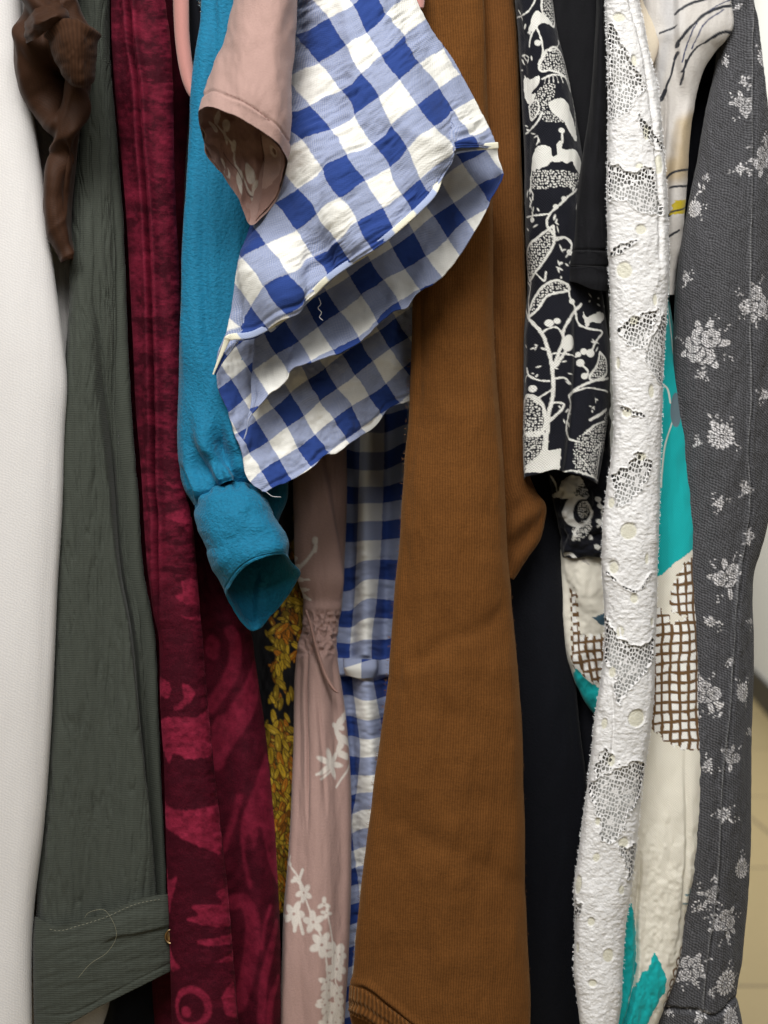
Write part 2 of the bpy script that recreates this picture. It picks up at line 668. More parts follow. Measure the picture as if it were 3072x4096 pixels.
M['knit'] = cloth('brown_fine_knit', (.118, .046, .0115), 'knit', 560, 1.0, .0006, .60, .95, .2, spec=.08, mot=.26, motf=30, sheentint=(.8, .5, .25), aniso=(.35, 2.2)).m
M['knit_back'] = cloth('brown_fine_knit_reverse', (.106, .041, .0108), 'knit', 520, 1.0, .0006, .55, .95, .25, spec=.1, mot=.14, motf=30, sheentint=(.8, .5, .25)).m
M['knit_rib'] = cloth('brown_knit_rib', (.118, .046, .0115), 'rib', 300, .9, .0009, .35, .95, .25, spec=.1, mot=.12, sheentint=(.8, .5, .25)).m
M['navyprint'] = cloth('navy_and_ivory_print', None, 'plain', 520, .7, .0005, .16, .85, .15, spec=.15, mot=.06).m
M['black'] = cloth('black_crepe', (.006, .006, .0075), 'crepe', 500, .6, .0005, .25, .85, .05, spec=.14, mot=.12).m
M['navy'] = cloth('blue_black_crepe', (.0055, .0062, .0095), 'crepe', 420, .8, .0006, .3, .85, .06, spec=.14, mot=.12).m
M['deepblack'] = cloth('plain_black_cloth', (.006, .0065, .009), 'crepe', 500, .4, .0004, .2, .9, .05, spec=.1).m
M['gold'] = cloth('black_gold_print', None, 'twill', 600, .4, .0004, .15, .75, .1, spec=.3, mot=.1).m
M['blouse'] = cloth('pale_crepe_print', None, 'crepe', 480, .55, .0005, .08, .62, .2, spec=.4, mot=.05).m
M['turq'] = cloth('printed_linen', None, 'plain', 560, .5, .0004, .08, .85, .15, spec=.2, mot=.05).m
M['grey'] = cloth('grey_jacquard', None, 'twill', 500, .8, .0005, .55, .9, .12, spec=.15, mot=.16, motf=70).m


def velvet():
    k = NT('burgundy_velvet')
    uv = k.n('ShaderNodeUVMap').outputs[0]
    pile = k.n('ShaderNodeAttribute', attribute_name='pile').outputs['Fac']
    n1 = k.noise(uv, 900, 3, .7)
    n2 = k.noise(uv, 140, 3, .6)
    a = k.ma('MULTIPLY_ADD', k.ma('SUBTRACT', n1, .5), .5, pile)
    a = k.ma('MULTIPLY_ADD', k.ma('SUBTRACT', n2, .5), .18, a)
    a = k.ma('MINIMUM', k.ma('MAXIMUM', a, 0), 1)
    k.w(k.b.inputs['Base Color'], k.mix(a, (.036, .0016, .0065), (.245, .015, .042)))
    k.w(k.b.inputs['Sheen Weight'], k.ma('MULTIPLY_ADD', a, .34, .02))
    k.b.inputs['Sheen Roughness'].default_value = .35
    k.b.inputs['Sheen Tint'].default_value = (.7, .08, .17, 1)
    k.b.inputs['Roughness'].default_value = .75
    k.b.inputs['Specular IOR Level'].default_value = .1
    bp = k.n('ShaderNodeBump')
    bp.inputs['Strength'].default_value = .7
    bp.inputs['Distance'].default_value = .0007
    k.w(bp.inputs['Height'], k.ma('MULTIPLY_ADD', n2, .8, n1))
    k.w(k.b.inputs['Normal'], bp.outputs[0])
    return k.m


M['velvet'] = velvet()


def flock(name, col, sheen=(1, .8, .75)):
    k = NT(name)
    uv = k.n('ShaderNodeTexCoord').outputs['Object']
    n1 = k.noise(uv, 1500, 3, .7)
    k.w(k.b.inputs['Base Color'], k.mix(n1, [x*.75 for x in col], [min(1, x*1.2) for x in col]))
    k.b.inputs['Roughness'].default_value = .9
    k.b.inputs['Sheen Weight'].default_value = .35
    k.b.inputs['Sheen Tint'].default_value = sheen+(1,)
    bp = k.n('ShaderNodeBump')
    bp.inputs['Strength'].default_value = .5
    bp.inputs['Distance'].default_value = .0004
    k.w(bp.inputs['Height'], n1)
    k.w(k.b.inputs['Normal'], bp.outputs[0])
    return k.m


M['pinkflock'] = flock('pink_flock', (.42, .19, .165))
M['creamflock'] = flock('cream_flock', (.62, .54, .42))


def lace():
    k = NT('white_lace')
    uv = k.n('ShaderNodeUVMap').outputs[0]
    net = k.n('ShaderNodeAttribute', attribute_name='net').outputs['Fac']
    dye = k.n('ShaderNodeAttribute', attribute_name='dye').outputs['Color']
    mp = k.n('ShaderNodeMapping')
    k.w(mp.inputs['Vector'], uv)
    mp.inputs['Scale'].default_value = (1.2, .85, 1)
    mp.inputs['Rotation'].default_value = (0, 0, .25)
    vo = k.n('ShaderNodeTexVoronoi', feature='DISTANCE_TO_EDGE')
    vo.inputs['Scale'].default_value = 390
    vo.inputs['Randomness'].default_value = .5
    k.w(vo.inputs['Vector'], mp.outputs[0])
    hole = k.ma('GREATER_THAN', vo.outputs['Distance'], .14)
    # gaps between the cords of the solid motifs
    n0 = k.noise(uv, 420, 3, .75)
    al = k.ma('SUBTRACT', 1.0, k.ma('MULTIPLY', hole, k.ma('GREATER_THAN', net, .5)))
    k.w(k.b.inputs['Alpha'], al)
    n1 = k.noise(uv, 700, 3, .8)
    n2 = k.noise(uv, 190, 3, .6)
    g = k.ma('MULTIPLY_ADD', n1, .34, k.ma('MULTIPLY_ADD', n2, .24, .72))
    vm = k.n('ShaderNodeVectorMath', operation='SCALE')
    k.w(vm.inputs[0], dye)
    k.w(vm.inputs['Scale'], g)
    k.w(k.b.inputs['Base Color'], vm.outputs[0])
    k.b.inputs['Roughness'].default_value = .45
    k.b.inputs['Specular IOR Level'].default_value = .5
    k.b.inputs['Sheen Weight'].default_value = .2
    bp = k.n('ShaderNodeBump')
    bp.inputs['Strength'].default_value = .8
    bp.inputs['Distance'].default_value = .0006
    k.w(bp.inputs['Height'], k.ma('MULTIPLY_ADD', n2, 1.2, k.ma('MULTIPLY_ADD', n0, .8, n1)))
    k.w(k.b.inputs['Normal'], bp.outputs[0])
    return k.m


M['lace'] = lace()
M['lining'] = cloth('grey_white_lining', (.62, .62, .60), 'plain', 600, .4, .0003, .1, .8, .1).m


def simple(name, col, rough=.5, metal=0.0, noise=None, spec=.5):
    k = NT(name)
    uv = k.n('ShaderNodeTexCoord').outputs['Object']
    if noise:
        n1 = k.noise(uv, noise[0], 4, .6)
        k.w(k.b.inputs['Base Color'], k.mix(n1, [x*(1-noise[1]) for x in col], [x*(1+noise[1]) for x in col]))
    else:
        k.b.inputs['Base Color'].default_value = tuple(col)+(1,)
    k.b.inputs['Roughness'].default_value = rough
    k.b.inputs['Metallic'].default_value = metal
    k.b.inputs['Specular IOR Level'].default_value = spec
    return k.m


M['thread'] = simple('pale_thread', (.24, .225, .15), .7, noise=(300, .2))
M['oldthread'] = simple('faded_thread', (.17, .165, .12), .8, noise=(300, .2))
M['whitethread'] = simple('white_thread', (.7, .7, .72), .7, noise=(300, .1))
M['darkthread'] = simple('dark_thread', (.012, .012, .014), .8, noise=(300, .2))
M['pinkthread'] = simple('rose_thread', (.22, .10, .085), .8, noise=(300, .2))
M['brass'] = simple('brass', (.55, .38, .2), .3, 1.0, noise=(200, .2))
M['wall'] = simple('painted_wall', (.62, .625, .60), .8, noise=(3, .04))
M['base'] = simple('black_vinyl', (.012, .012, .013), .5, noise=(8, .2))
M['steel'] = simple('steel_wire', (.5, .5, .5), .3, 1.0, noise=(100, .1))


def floor_mat():
    k = NT('tan_vinyl_planks')
    co = k.n('ShaderNodeTexCoord').outputs['Object']
    br = k.n('ShaderNodeTexBrick')
    k.w(br.inputs['Vector'], co)
    br.inputs['Scale'].default_value = 1.0
    br.inputs['Brick Width'].default_value = 1.2
    br.inputs['Row Height'].default_value = .9
    br.inputs['Mortar Size'].default_value = .006
    br.inputs['Color1'].default_value = (.36, .28, .14, 1)
    br.inputs['Color2'].default_value = (.33, .26, .13, 1)
    br.inputs['Mortar'].default_value = (.12, .09, .05, 1)
    n = k.noise(co, 30, 4, .7)
    k.w(k.b.inputs['Base Color'], k.mix(k.ma('MULTIPLY', n, .35), br.outputs['Color'], (.26, .20, .10)))
    k.b.inputs['Roughness'].default_value = .55
    return k.m


M['floor'] = floor_mat()

# ------------------------------------------------------------------ the setting: floor, walls


def boxm(name, verts8, mat, kind=None, parent=None):
    me = bpy.data.meshes.new(name)
    f = [(0, 1, 2, 3), (7, 6, 5, 4), (0, 4, 5, 1), (1, 5, 6, 2), (2, 6, 7, 3), (3, 7, 4, 0)]
    me.from_pydata(verts8, [], f)
    me.materials.append(mat)
    me.update()
    o = bpy.data.objects.new(name, me)
    COL.objects.link(o)
    if parent is not None:
        o.parent = parent
    if kind:
        o['kind'] = kind
    return o


def slab(name, a, b, thick, z0, z1, mat, kind='structure'):
    a, b = np.array(a, float), np.array(b, float)
    d = (b-a)/np.linalg.norm(b-a)
    n = np.array([d[1], -d[0]])*thick
    q = [a, b, b+n, a+n]
    return boxm(name, [(p[0], p[1], z0) for p in q]+[(p[0], p[1], z1) for p in q], mat, kind)


boxm('floor', [(-6, -4, -.05), (-6, 16, -.05), (8, 16, -.05), (8, -4, -.05), (-6, -4, 0), (-6, 16, 0), (8, 16, 0), (8, -4, 0)], M['floor'], 'structure')
A, B = np.array([1.10, .62]), np.array([3.35, 14.1])
slab('wall', A, B, .12, 0, 6.0, M['wall'])
slab('wall', (-6, 14.0), (3.3, 14.0), -.12, 0, 6.0, M['wall'])
dn = (B-A)/np.linalg.norm(B-A)
nn = np.array([dn[1], -dn[0]])
slab('skirting', A-nn*.015+dn*.01, B-nn*.015-dn*.2, .012, .001, .150, M['base'])

# ------------------------------------------------------------------ 1 white dress, far left
t = thing('white_dress', 'white crepe dress at the far left end of the rack', 'dress', 60, 4300, .05)
hang('front_panel', [(-250, -420, 70, -.01), (0, -420, 84, -.01), (480, -400, 139, -.012), (860, -380, 192, -.014), (1100, -380, 219, -.016), (1422, -380, 262, -.018),
                     (1520, -380, 271, -.018), (1723, -380, 262, -.018), (2000, -380, 253, -.018), (2360, -380, 232, -.018), (2660, -380, 220, -.018),
                     (3000, -380, 202, -.016), (3330, -380, 174, -.014), (3620, -380, 138, -.012), (4300, -380, 130, -.01)], M['white'], t, bulge=.020, back=.16, st=9, sv=9, q=2.6,
     disp=lambda c: .0009*np.sin((c.PX+.03*c.PY)/70+1.5*vn(c.PY/900, 0*c.PX, 3)) + .0005*fbm(c.PX/110, c.PY/700, 4))
hang('back_panel', [(-250, 20, 190, .035), (0, 20, 200, .035), (480, 60, 262, .035), (1000, 120, 300, .03), (1450, 150, 300, .03), (1900, 120, 260, .04), (3300, 60, 200, .06),
                    (3800, 60, 470, .062), (4300, 60, 505, .06)], M['white'], t, bulge=.02, back=.10, st=12, sv=14,
     disp=lambda c: .0012*np.sin(c.PX/22+.4*np.sin(c.PY/300)) + .001*fbm(c.PX/40, c.PY/300, 14))

# ------------------------------------------------------------------ 2 brown sleeve rolled at the top left
t = thing('brown_blouse', 'dark brown blouse with crumpled rolled sleeve hanging between the white dress and the green shirt', 'blouse', 240, 1040, -.02)


def d_brown(c):
    f = step(dx(c, [(250, 0), (300, 230), (330, 430), (262, 600), (215, 760), (245, 1040)]), 14, .006)
    g = .007*np.exp(-(dx(c, [(345, 340), (300, 470), (262, 560), (232, 680), (222, 800), (260, 1040)])/26)**2)*sm(320, 420, c.PY)
    w = .006*np.sin(dx(c, [(90, 0), (190, 110), (330, 330)])/28)*(1-sm(60, 330, c.PY))
    hollow = -.040*np.exp(-(((c.PX-185)/70)**2+((c.PY-330)/115)**2)**1.6) - .012*np.exp(-((c.PX-262)/14)**2-((c.PY-640)/90)**2)
    return f*.6+g+w+hollow + .0010*fbm(c.PX/60, c.PY/150, 5) - .0022*np.abs(fbm(c.PX/42+c.PY/260, c.PY/240, 25, 2))


hang('sleeve', [(-200, 90, 300, -.035), (-20, 104, 296, -.037), (60, 84, 330, -.04), (120, 64, 372, -.042), (190, 56, 384, -.042), (318, 70, 372, -.04), (411, 100, 350, -.034), (497, 164, 326, -.03), (560, 222, 318, -.026),
                (600, 234, 313, -.024), (723, 200, 300, -.02), (782, 183, 294, -.018), (875, 194, 288, -.016), (948, 226, 287, -.014), (1040, 272, 290, -.012)], M['brown_satin'], t, bulge=.03, back=.05, st=4, sv=5, disp=d_brown, hem=4)
rings('cuff', [[(196, 120, -.056), (250, 78, -.068), (330, 80, -.066), (384, 130, -.05), (345, 150, -.03), (240, 150, -.03)],
               [(200, 175, -.058), (255, 140, -.075), (335, 130, -.073), (390, 180, -.053), (340, 190, -.03), (250, 190, -.03)],
               [(222, 235, -.056), (268, 225, -.073), (338, 215, -.072), (392, 235, -.053), (340, 240, -.03), (260, 240, -.03)],
               [(246, 285, -.052), (280, 310, -.065), (335, 322, -.066), (388, 280, -.05), (340, 290, -.03), (270, 280, -.03)],
               [(262, 310, -.048), (290, 338, -.058), (335, 350, -.058), (378, 318, -.046), (340, 315, -.03), (280, 305, -.03)]],
      M['brown_rib'], t, 110, 70, disp=lambda c: .0012*fbm(c.PX/60, c.PY/80, 7) + .003*np.exp(-(dyl(c, [(190, 150), (260, 95), (400, 150)])/14)**2), hem=4)
rings('fold', [[(96, 95, -.045), (130, 45, -.062), (215, 10, -.062), (270, 45, -.052), (210, 40, -.03), (140, 80, -.03)],
               [(90, 140, -.05), (140, 100, -.075), (225, 60, -.078), (278, 85, -.055), (215, 80, -.03), (140, 110, -.03)],
               [(100, 175, -.046), (150, 150, -.066), (220, 110, -.068), (270, 118, -.05), (215, 110, -.03), (150, 140, -.03)]],
      M['brown_satin'], t, 80, 40, disp=lambda c: .0015*fbm(c.PX/50, c.PY/40, 27))

# ------------------------------------------------------------------ 3 grey green shirt
t = thing('green_shirt', 'grey green crepe shirt with a buttoned cuff beside the white dress', 'shirt', 400, 4090, .02)
GCREASE = [(372, 500), (366, 900), (372, 1241), (392, 1542), (422, 1784), (443, 1964), (458, 2120), (482, 2301), (518, 2482), (555, 2784), (575, 2972), (608, 3262), (640, 3600)]


def d_green(c):
    d = dx(c, GCREASE)
    k = sm(900, 2000, c.PY)
    h = step(d, 7+26*(1-k), .011*k+.0025)-(.011*k+.0025)+groove(d-9, 11, .007*k)
    d2 = dx(c, [(500, 900), (505, 1300), (520, 1700), (545, 2000)])
    h = h + groove(d2, 12, .0018)*span(c, 1000, 1900, 200)
    cr_ = np.abs(fbm(c.PX/26+.5*vn(c.PX/70, c.PY/200, 2), c.PY/340, 21, 3))
    return h - .0020*np.maximum(.3-cr_, 0)*2.2 + .0007*fbm(c.PX/30, c.PY/260, 31) + .0002*fbm(c.PX/9, c.PY/50, 33) + .0030*np.sin(c.PX/52+c.PY/1100+.5)


hang('sleeve', [(-250, 290, 436, .01), (0, 296, 441, .01), (200, 305, 444, .01), (365, 312, 457, .008), (544, 318, 474, .006), (700, 302, 487, .004), (895, 286, 504, .002), (1000, 281, 509, .0), (1181, 278, 518, -.002), (1422, 264, 530, -.004),
                (1603, 246, 540, -.004), (1753, 240, 552, -.004), (1964, 232, 570, -.004), (2301, 222, 592, -.004), (2542, 212, 636, -.004), (2904, 196, 655, -.004), (3262, 172, 672, -.003), (3500, 150, 685, -.003), (3700, 146, 690, -.003)],
     M['green'], t, bulge=.02, back=.10, st=4, sv=5, disp=d_green, slant=[(-1, 10), (-.5, 30), (0, 10), (.5, -40), (1, -75)])
cf = hang('cuff', [(3680, 138, 692, -.010), (3760, 132, 695, -.012), (3900, 132, 698, -.012), (4080, 136, 704, -.010)], M['green'], t, bulge=.02, back=.09, st=4, sv=5,
          slant_top=[(-1, -16), (-.7, 22), (-.3, 0), (.1, -38), (.5, -85), (1, -110)], slant=[(-1, 25), (-.5, 12), (-.1, -50), (.4, -120), (1, -205)], sk=1,
          disp=lambda c: .0003*fbm(c.PX/90, c.PY/18+c.PX/70, 41) + step(dyl(c, [(380, 3790), (463, 3748), (560, 3730), (690, 3700)]), 5, .0022)*sm(380, 450, c.PX) + groove(dyl(c, [(130, 4060), (300, 4050), (410, 3995), (520, 3935), (690, 3850)]), 5, .0008) + .0001*fbm(c.PX/12, c.PY/10, 43), hem=10)
for k in range(24):
    a = k/24.0
    x = 215+a*455
    y = float(herm([145, 217, 325, 420, 542, 665], [3676, 3712, 3690, 3660, 3607, 3582], np.array([x]))[0])
    if k % 1 == 0:
        pass
st_pts = [(x, float(herm([145, 217, 325, 420, 542, 690], [3690, 3722, 3700, 3670, 3617, 3590], np.array([float(x)]))[0])) for x in range(200, 690, 16)]
V_, F_ = [], []


def stitches(name, pts, y, mat, parent, r=1.6, gap=.45):
    """A run of short stitches along photo points, one mesh."""
    allG, alluv, faces = [], [], []
    off = 0
    for (x0, y0), (x1, y1) in zip(pts[:-1], pts[1:]):
        p = np.array([[x0, y0], [x0+(x1-x0)*(1-gap)*.5, y0+(y1-y0)*(1-gap)*.5], [x0+(x1-x0)*(1-gap), y0+(y1-y0)*(1-gap)]])
        yy = y if not callable(y) else np.array([y(*q) for q in p])
        P = unproj(p[:, 0], p[:, 1], np.array([0, -.0006, 0])+yy)
        tt = np.gradient(P, axis=0)
        tt /= np.linalg.norm(tt, axis=1, keepdims=True)
        a = np.cross(tt, [0, 1, 0])
        a /= np.linalg.norm(a, axis=1, keepdims=True)
        b = np.cross(tt, a)
        th = np.linspace(0, 2*pi, 6, endpoint=False)
        G = P[:, None]+r*D/F*(np.cos(th)[None, :, None]*a[:, None]+np.sin(th)[None, :, None]*b[:, None])
        for i in range(2):
            for j in range(6):
                faces.append((off+i*6+j, off+i*6+(j+1) % 6, off+(i+1)*6+(j+1) % 6, off+(i+1)*6+j))
        allG.append(G.reshape(-1, 3))
        off += 18
    me = bpy.data.meshes.new(name)
    V = np.concatenate(allG)-(np.array(parent.location) if parent else 0)
    me.from_pydata(V.tolist(), [], faces)
    me.materials.append(mat)
    for p in me.polygons:
        p.use_smooth = True
    o = bpy.data.objects.new(name, me)
    COL.objects.link(o)
    if parent:
        o.parent = parent
    return o


stitches('stitching', st_pts, lambda x, y: -.0135 + .02*max(0, abs(x-415)/275)**5, M['oldthread'], t, 1.2, .45)
th = np.linspace(0, 2*pi, 33)
bx, by = 683, 3746
bt = tubeline('button', [(bx+22*math.cos(a), by+27*math.sin(a), -.0052) for a in th], .00055, M['brass'], t, 8, 0)
rings('button_face', [[(bx+r*math.cos(a), by+r*1.2*math.sin(a), -.004-.001*(1-r/22)) for a in np.linspace(0, 2*pi, 12, endpoint=False)] for r in (22, 15, 8, 1)], M['brass'], t, 40, 10)
t = tubeline('loose_thread', [(311, 3913, -.0150), (362, 3855, -.0155), (427, 3811, -.016), (463, 3754, -.0165), (459, 3703, -.0165), (427, 3648, -.016), (398, 3638, -.016), (354, 3651, -.0155), (338, 3672, -.0145)], .00011, M['thread'], None, 6, 10)
t['label'] = 'thin pale loose thread curling across the green cuff'
t['category'] = 'thread'

# ------------------------------------------------------------------ black trousers under the green cuff
t = thing('black_trousers', 'plain black cloth hanging below the green cuff at bottom left', 'trousers', 520, 4300, .05)
hang('leg', [(3500, 500, 720, .06), (3850, 470, 760, .05), (4000, 440, 780, .045), (4300, 330, 800, .04)], M['deepblack'], t, bulge=.02, back=.1, st=14, sv=14, disp=lambda c: .002*fbm(c.PX/80, c.PY/300, 3))

# ------------------------------------------------------------------ 4 burgundy velvet dress
t = thing('velvet_dress', 'burgundy crushed velvet dress with swirling pile pattern', 'dress', 860, 4300, .05)
VSEAM = [(514, 0), (530, 199), (550, 332), (560, 530), (577, 729), (590, 928), (597, 1100), (603, 1300), (609, 1542), (612, 1693), (615, 1964), (621, 2030), (627, 2241), (633, 2482), (640, 2640)]


def d_vel(c):
    d = dx(c, VSEAM)
    k = 1-sm(2450, 2640, c.PY)
    h = groove(d, 8, .007)*k + .003*np.exp(-((d-20)/16)**2)*k + .002*np.exp(-((d+18)/14)**2)*k - .002*sm(0, -60, d)*k
    bru = fbm(c.PX/80, c.PY/55, 11)*(.6+.4*vn(c.PX/300, c.PY/300, 5))
    h = h + .0005*bru + .00015*fbm(c.PX/16, c.PY/16, 12)
    e = sm(.55, 1.0, c.S)
    return h + e*.0005*fbm(c.PY/22+0*c.PX, c.PX/60, 13)


def pile_and_highlights(c):
    p = Pr(c, (0, 0, 0))
    n = fbm(c.PX/80, c.PY/60, 51)*.20 + .20 + .12*fbm(c.PX/15, c.PY/12, 52)
    n = n - .45*np.maximum(fbm(c.PX/120, c.PY/40, 57)-.35, 0)
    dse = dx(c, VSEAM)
    n = n + (.30*np.exp(-((dse-13)/8)**2) + .22*np.exp(-((dse+12)/7)**2))*(.5+.5*vn(c.PY/40, c.PX/90, 66))*(1-sm(2450, 2640, c.PY))  # fold highlights painted into the pile value on both sides of the seam
    bm = fbm(c.PX/60, c.PY/14, 67)
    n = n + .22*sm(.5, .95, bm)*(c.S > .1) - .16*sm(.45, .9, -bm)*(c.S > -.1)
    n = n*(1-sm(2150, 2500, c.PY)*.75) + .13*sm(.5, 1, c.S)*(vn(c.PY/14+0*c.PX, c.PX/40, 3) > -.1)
    r3 = lambda q: crop(0, 2000, .6028, q)
    r6 = lambda q: crop(0, 2900, .7233, q)
    W1, Z = (1, 1, 1), (0, 0, 0)
    for q in ([(1210, 540), (1300, 530), (1330, 690), (1240, 690), (1160, 640), (1215, 610)], [(1190, 765), (1270, 775), (1345, 765), (1345, 800), (1270, 795)],
              [(1250, 60), (1100, 100), (1180, 150), (1270, 150)],
              [(1060, 1180), (1120, 1210), (1130, 1290), (1100, 1320), (1070, 1300), (1058, 1400)], [(1210, 1220), (1290, 1260), (1270, 1330), (1170, 1400), (1150, 1370), (1220, 1320)],
              [(1060, 1490), (1200, 1500), (1390, 1350), (1400, 1660), (1075, 1660)]):
        p.poly(r3(q), W1)
    for q in ([(885, -20), (1140, -30), (1172, 140), (1060, 190), (960, 160), (935, 215), (905, 130)],
              [(905, 420), (960, 465), (1060, 470), (1210, 450), (1225, 700), (1150, 690), (1040, 645), (950, 590), (912, 540)],
              [(920, 700), (930, 850), (980, 845), (950, 960), (935, 1030)],
              [(1270, 890), (1200, 930), (1230, 990), (1060, 995), (1100, 1050), (1030, 1075), (1140, 1110), (1240, 1115), (1285, 1080)],
              [(1290, 1150), (1180, 1180), (1090, 1195), (1140, 1222), (1290, 1200)], [(1295, 1240), (1230, 1290), (1190, 1310), (1250, 1312), (1300, 1290)],
              [(935, 1180), (960, 1290), (1000, 1345), (945, 1350)], [(1290, 1420), (1230, 1500), (1250, 1600), (1310, 1600)]):
        p.poly(r6(q), W1)
    for cx, cy, ra, rb in ((1060, 1560, 115, 118),):
        q = crop(0, 2900, .7233, [(cx, cy)])[0]
        p.ell(q, ra*.72, rb*.72, 0, W1)
        p.ell((q[0]-4, q[1]+4), ra*.5, rb*.5, 0, Z)
        p.ell((q[0]-22, q[1]+20), ra*.2, rb*.2, 0, W1)
    m = p.col[..., 0]
    for k in range(1):
        m = (m+np.roll(m, 1, 0)+np.roll(m, -1, 0)+np.roll(m, 1, 1)+np.roll(m, -1, 1))/5
    nz = .62+.26*fbm(c.PX/24, c.PY/20, 53)+.1*vn(c.PX/7, c.PY/7, 54)
    return np.clip(np.maximum(n, m*nz), 0, 1)


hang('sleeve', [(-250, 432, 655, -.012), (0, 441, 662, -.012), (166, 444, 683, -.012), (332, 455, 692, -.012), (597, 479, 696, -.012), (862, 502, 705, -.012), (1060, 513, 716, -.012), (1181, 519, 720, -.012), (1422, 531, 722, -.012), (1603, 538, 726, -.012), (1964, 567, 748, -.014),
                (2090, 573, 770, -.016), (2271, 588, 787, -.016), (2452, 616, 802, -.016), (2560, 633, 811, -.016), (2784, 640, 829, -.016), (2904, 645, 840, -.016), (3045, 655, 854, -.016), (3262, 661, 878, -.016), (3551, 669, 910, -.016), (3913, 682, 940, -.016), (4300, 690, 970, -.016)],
     M['velvet'], t, bulge=.016, back=.10, st=4, sv=4, disp=d_vel, attrs={'pile': pile_and_highlights})


def pile_body(c):
    p = Pr(c, (0, 0, 0))
    W1 = (1, 1, 1)
    g7 = lambda q: crop(900, 2200, .6028, q)
    r6 = lambda q: crop(0, 2900, .7233, q)
    p.ell((852, 2590), 32, 50, .1, W1)
    p.line(crop(0, 2000, .6028, [(1540, 870), (1570, 960), (1560, 1100), (1500, 1230), (1400, 1370)]), 52, W1)
    p.line(crop(0, 2000, .6028, [(1700, 1140), (1660, 1300), (1560, 1480), (1450, 1640), (1420, 1720)]), 92, W1)
    p.poly(r6([(1180, -20), (1330, -60), (1290, 120), (1190, 220)]), W1)
    p.poly(r6([(1470, 150), (1500, 330), (1530, 560), (1540, 880), (1500, 800), (1440, 560), (1410, 680), (1380, 600), (1360, 700), (1400, 880), (1380, 900), (1345, 720), (1340, 560), (1400, 360)]), W1)
    p.line(r6([(1240, 690), (1310, 480), (1330, 400)]), 26, W1)
    p.line(r6([(1290, 985), (1370, 1000), (1405, 1120), (1390, 1300), (1330, 1560)]), 60, W1)
    p.line(r6([(1530, 1090), (1500, 1230), (1460, 1420), (1450, 1640)]), 34, W1)
    p.line(r6([(1450, 1240), (1470, 1090), (1500, 1000)]), 14, W1)
    p.line(r6([(1540, 1400), (1500, 1520), (1490, 1700)]), 30, W1)
    m = p.col[..., 0]
    for k in range(2):
        m = (m+np.roll(m, 1, 0)+np.roll(m, -1, 0)+np.roll(m, 1, 1)+np.roll(m, -1, 1))/5
    return np.clip(.10+.07*fbm(c.PX/40, c.PY/30, 3) + m*(.42+.15*fbm(c.PX/30, c.PY/30, 4)+.08*vn(c.PX/8, c.PY/8, 9)), 0, 1)


hang('skirt', [(-250, 410, 775, .04), (0, 410, 790, .045), (450, 432, 775, .045), (1100, 465, 760, .045), (1900, 505, 800, .04), (2200, 520, 860, .036), (2386, 529, 915, .03), (2458, 532, 966, .028), (2525, 536, 1002, .026), (2634, 541, 1020, .025), (2803, 550, 1045, .024), (2984, 559, 1069, .022),
               (3164, 568, 1087, .02), (3400, 580, 1105, .02), (3623, 591, 1117, .02), (4300, 625, 1124, .02)], M['velvet'], t, bulge=.03, back=.10, st=4, sv=5, attrs={'pile': pile_body},
     disp=lambda c: .0008*fbm(c.PX/60, c.PY/120, 61) + groove(dx(c, [(860, 2400), (900, 2900), (960, 3400), (990, 4300)]), 50, .006))

# ------------------------------------------------------------------ hangers


def hanger(label, mat, pts, y0, wpx, grp):
    """A flocked hanger seen end on: arm rising from its rounded tip, crossbar and hook above."""
    x0 = pts[-1][0]
    t = thing('clothes_hanger', label, 'hanger', pts[-1][0], pts[-1][1], y0, grp)
    p = np.array(pts, float)
    p = cr(p, np.linspace(0, len(p)-1, 40))
    ring = []
    for i, (x, y, w) in enumerate(p):
        yy = y0 + .02*(1-i/39.0)**1.5
        ring.append([(x-w/2, y, yy+.003), (x-w*.36, y, yy-.001), (x, y, yy-.003), (x+w*.36, y, yy-.001), (x+w/2, y, yy+.003), (x+w*.36, y+1, yy+.012), (x, y+2, yy+.014), (x-w*.36, y+1, yy+.012)])
    x, y, w = p[-1]
    ring.append([(x-2, y+w*.35, y0+.004)]*2 + [(x, y+w*.35, y0+.003)] + [(x+2, y+w*.35, y0+.004)]*2 + [(x, y+w*.35, y0+.006)]*3)
    rings('arm', ring, mat, t, 40, 70)
    top = unproj(np.array(p[0, 0]), np.array(p[0, 1]), y0+.02)
    # shoulder line up to the neck, down the far side and back along the crossbar
    X = top[0]
    z = top[2]
    P = np.array([(X, top[1]+.004, z-.005), (X, .10, z+.05), (X, .20, z+.085), (X, .30, z+.05), (X, .40, z-.03), (X, .41, z-.06)])
    P = cr(P, np.linspace(0, 5, 40))
    tube3('arm', P, .0055, mat, t, 10)
    a = np.linspace(0, pi*1.4, 24)
    hk = np.array([(X, .20, z+.085), (X, .20, z+.13)] + [(X, .20+.02-.02*math.cos(q), z+.13+.02*math.sin(q)) for q in a])
    tube3('hook', hk, .0016, M['steel'], t, 8)
    return t


hanger('pink flocked hanger end between the velvet dress and the teal blouse', M['pinkflock'],
       [(726, -120, 66), (724, 0, 64), (728, 133, 60), (738, 230, 58), (752, 310, 54), (766, 362, 44), (774, 385, 34)], -.005, 60, 'flocked hangers')
hanger('pink flocked hanger end peeking over the top right edge of the gingham sleeve', M['pinkflock'],
       [(1668, -160, 60), (1668, -80, 60), (1670, -30, 56), (1674, 10, 48), (1680, 30, 30)], -.006, 60, 'flocked hangers')
hanger('cream flocked hanger end above the white lace top', M['creamflock'],
       [(2600, -140, 88), (2601, 0, 86), (2602, 100, 84), (2598, 180, 78), (2588, 240, 66), (2580, 270, 50)], .0, 80, 'flocked hangers')

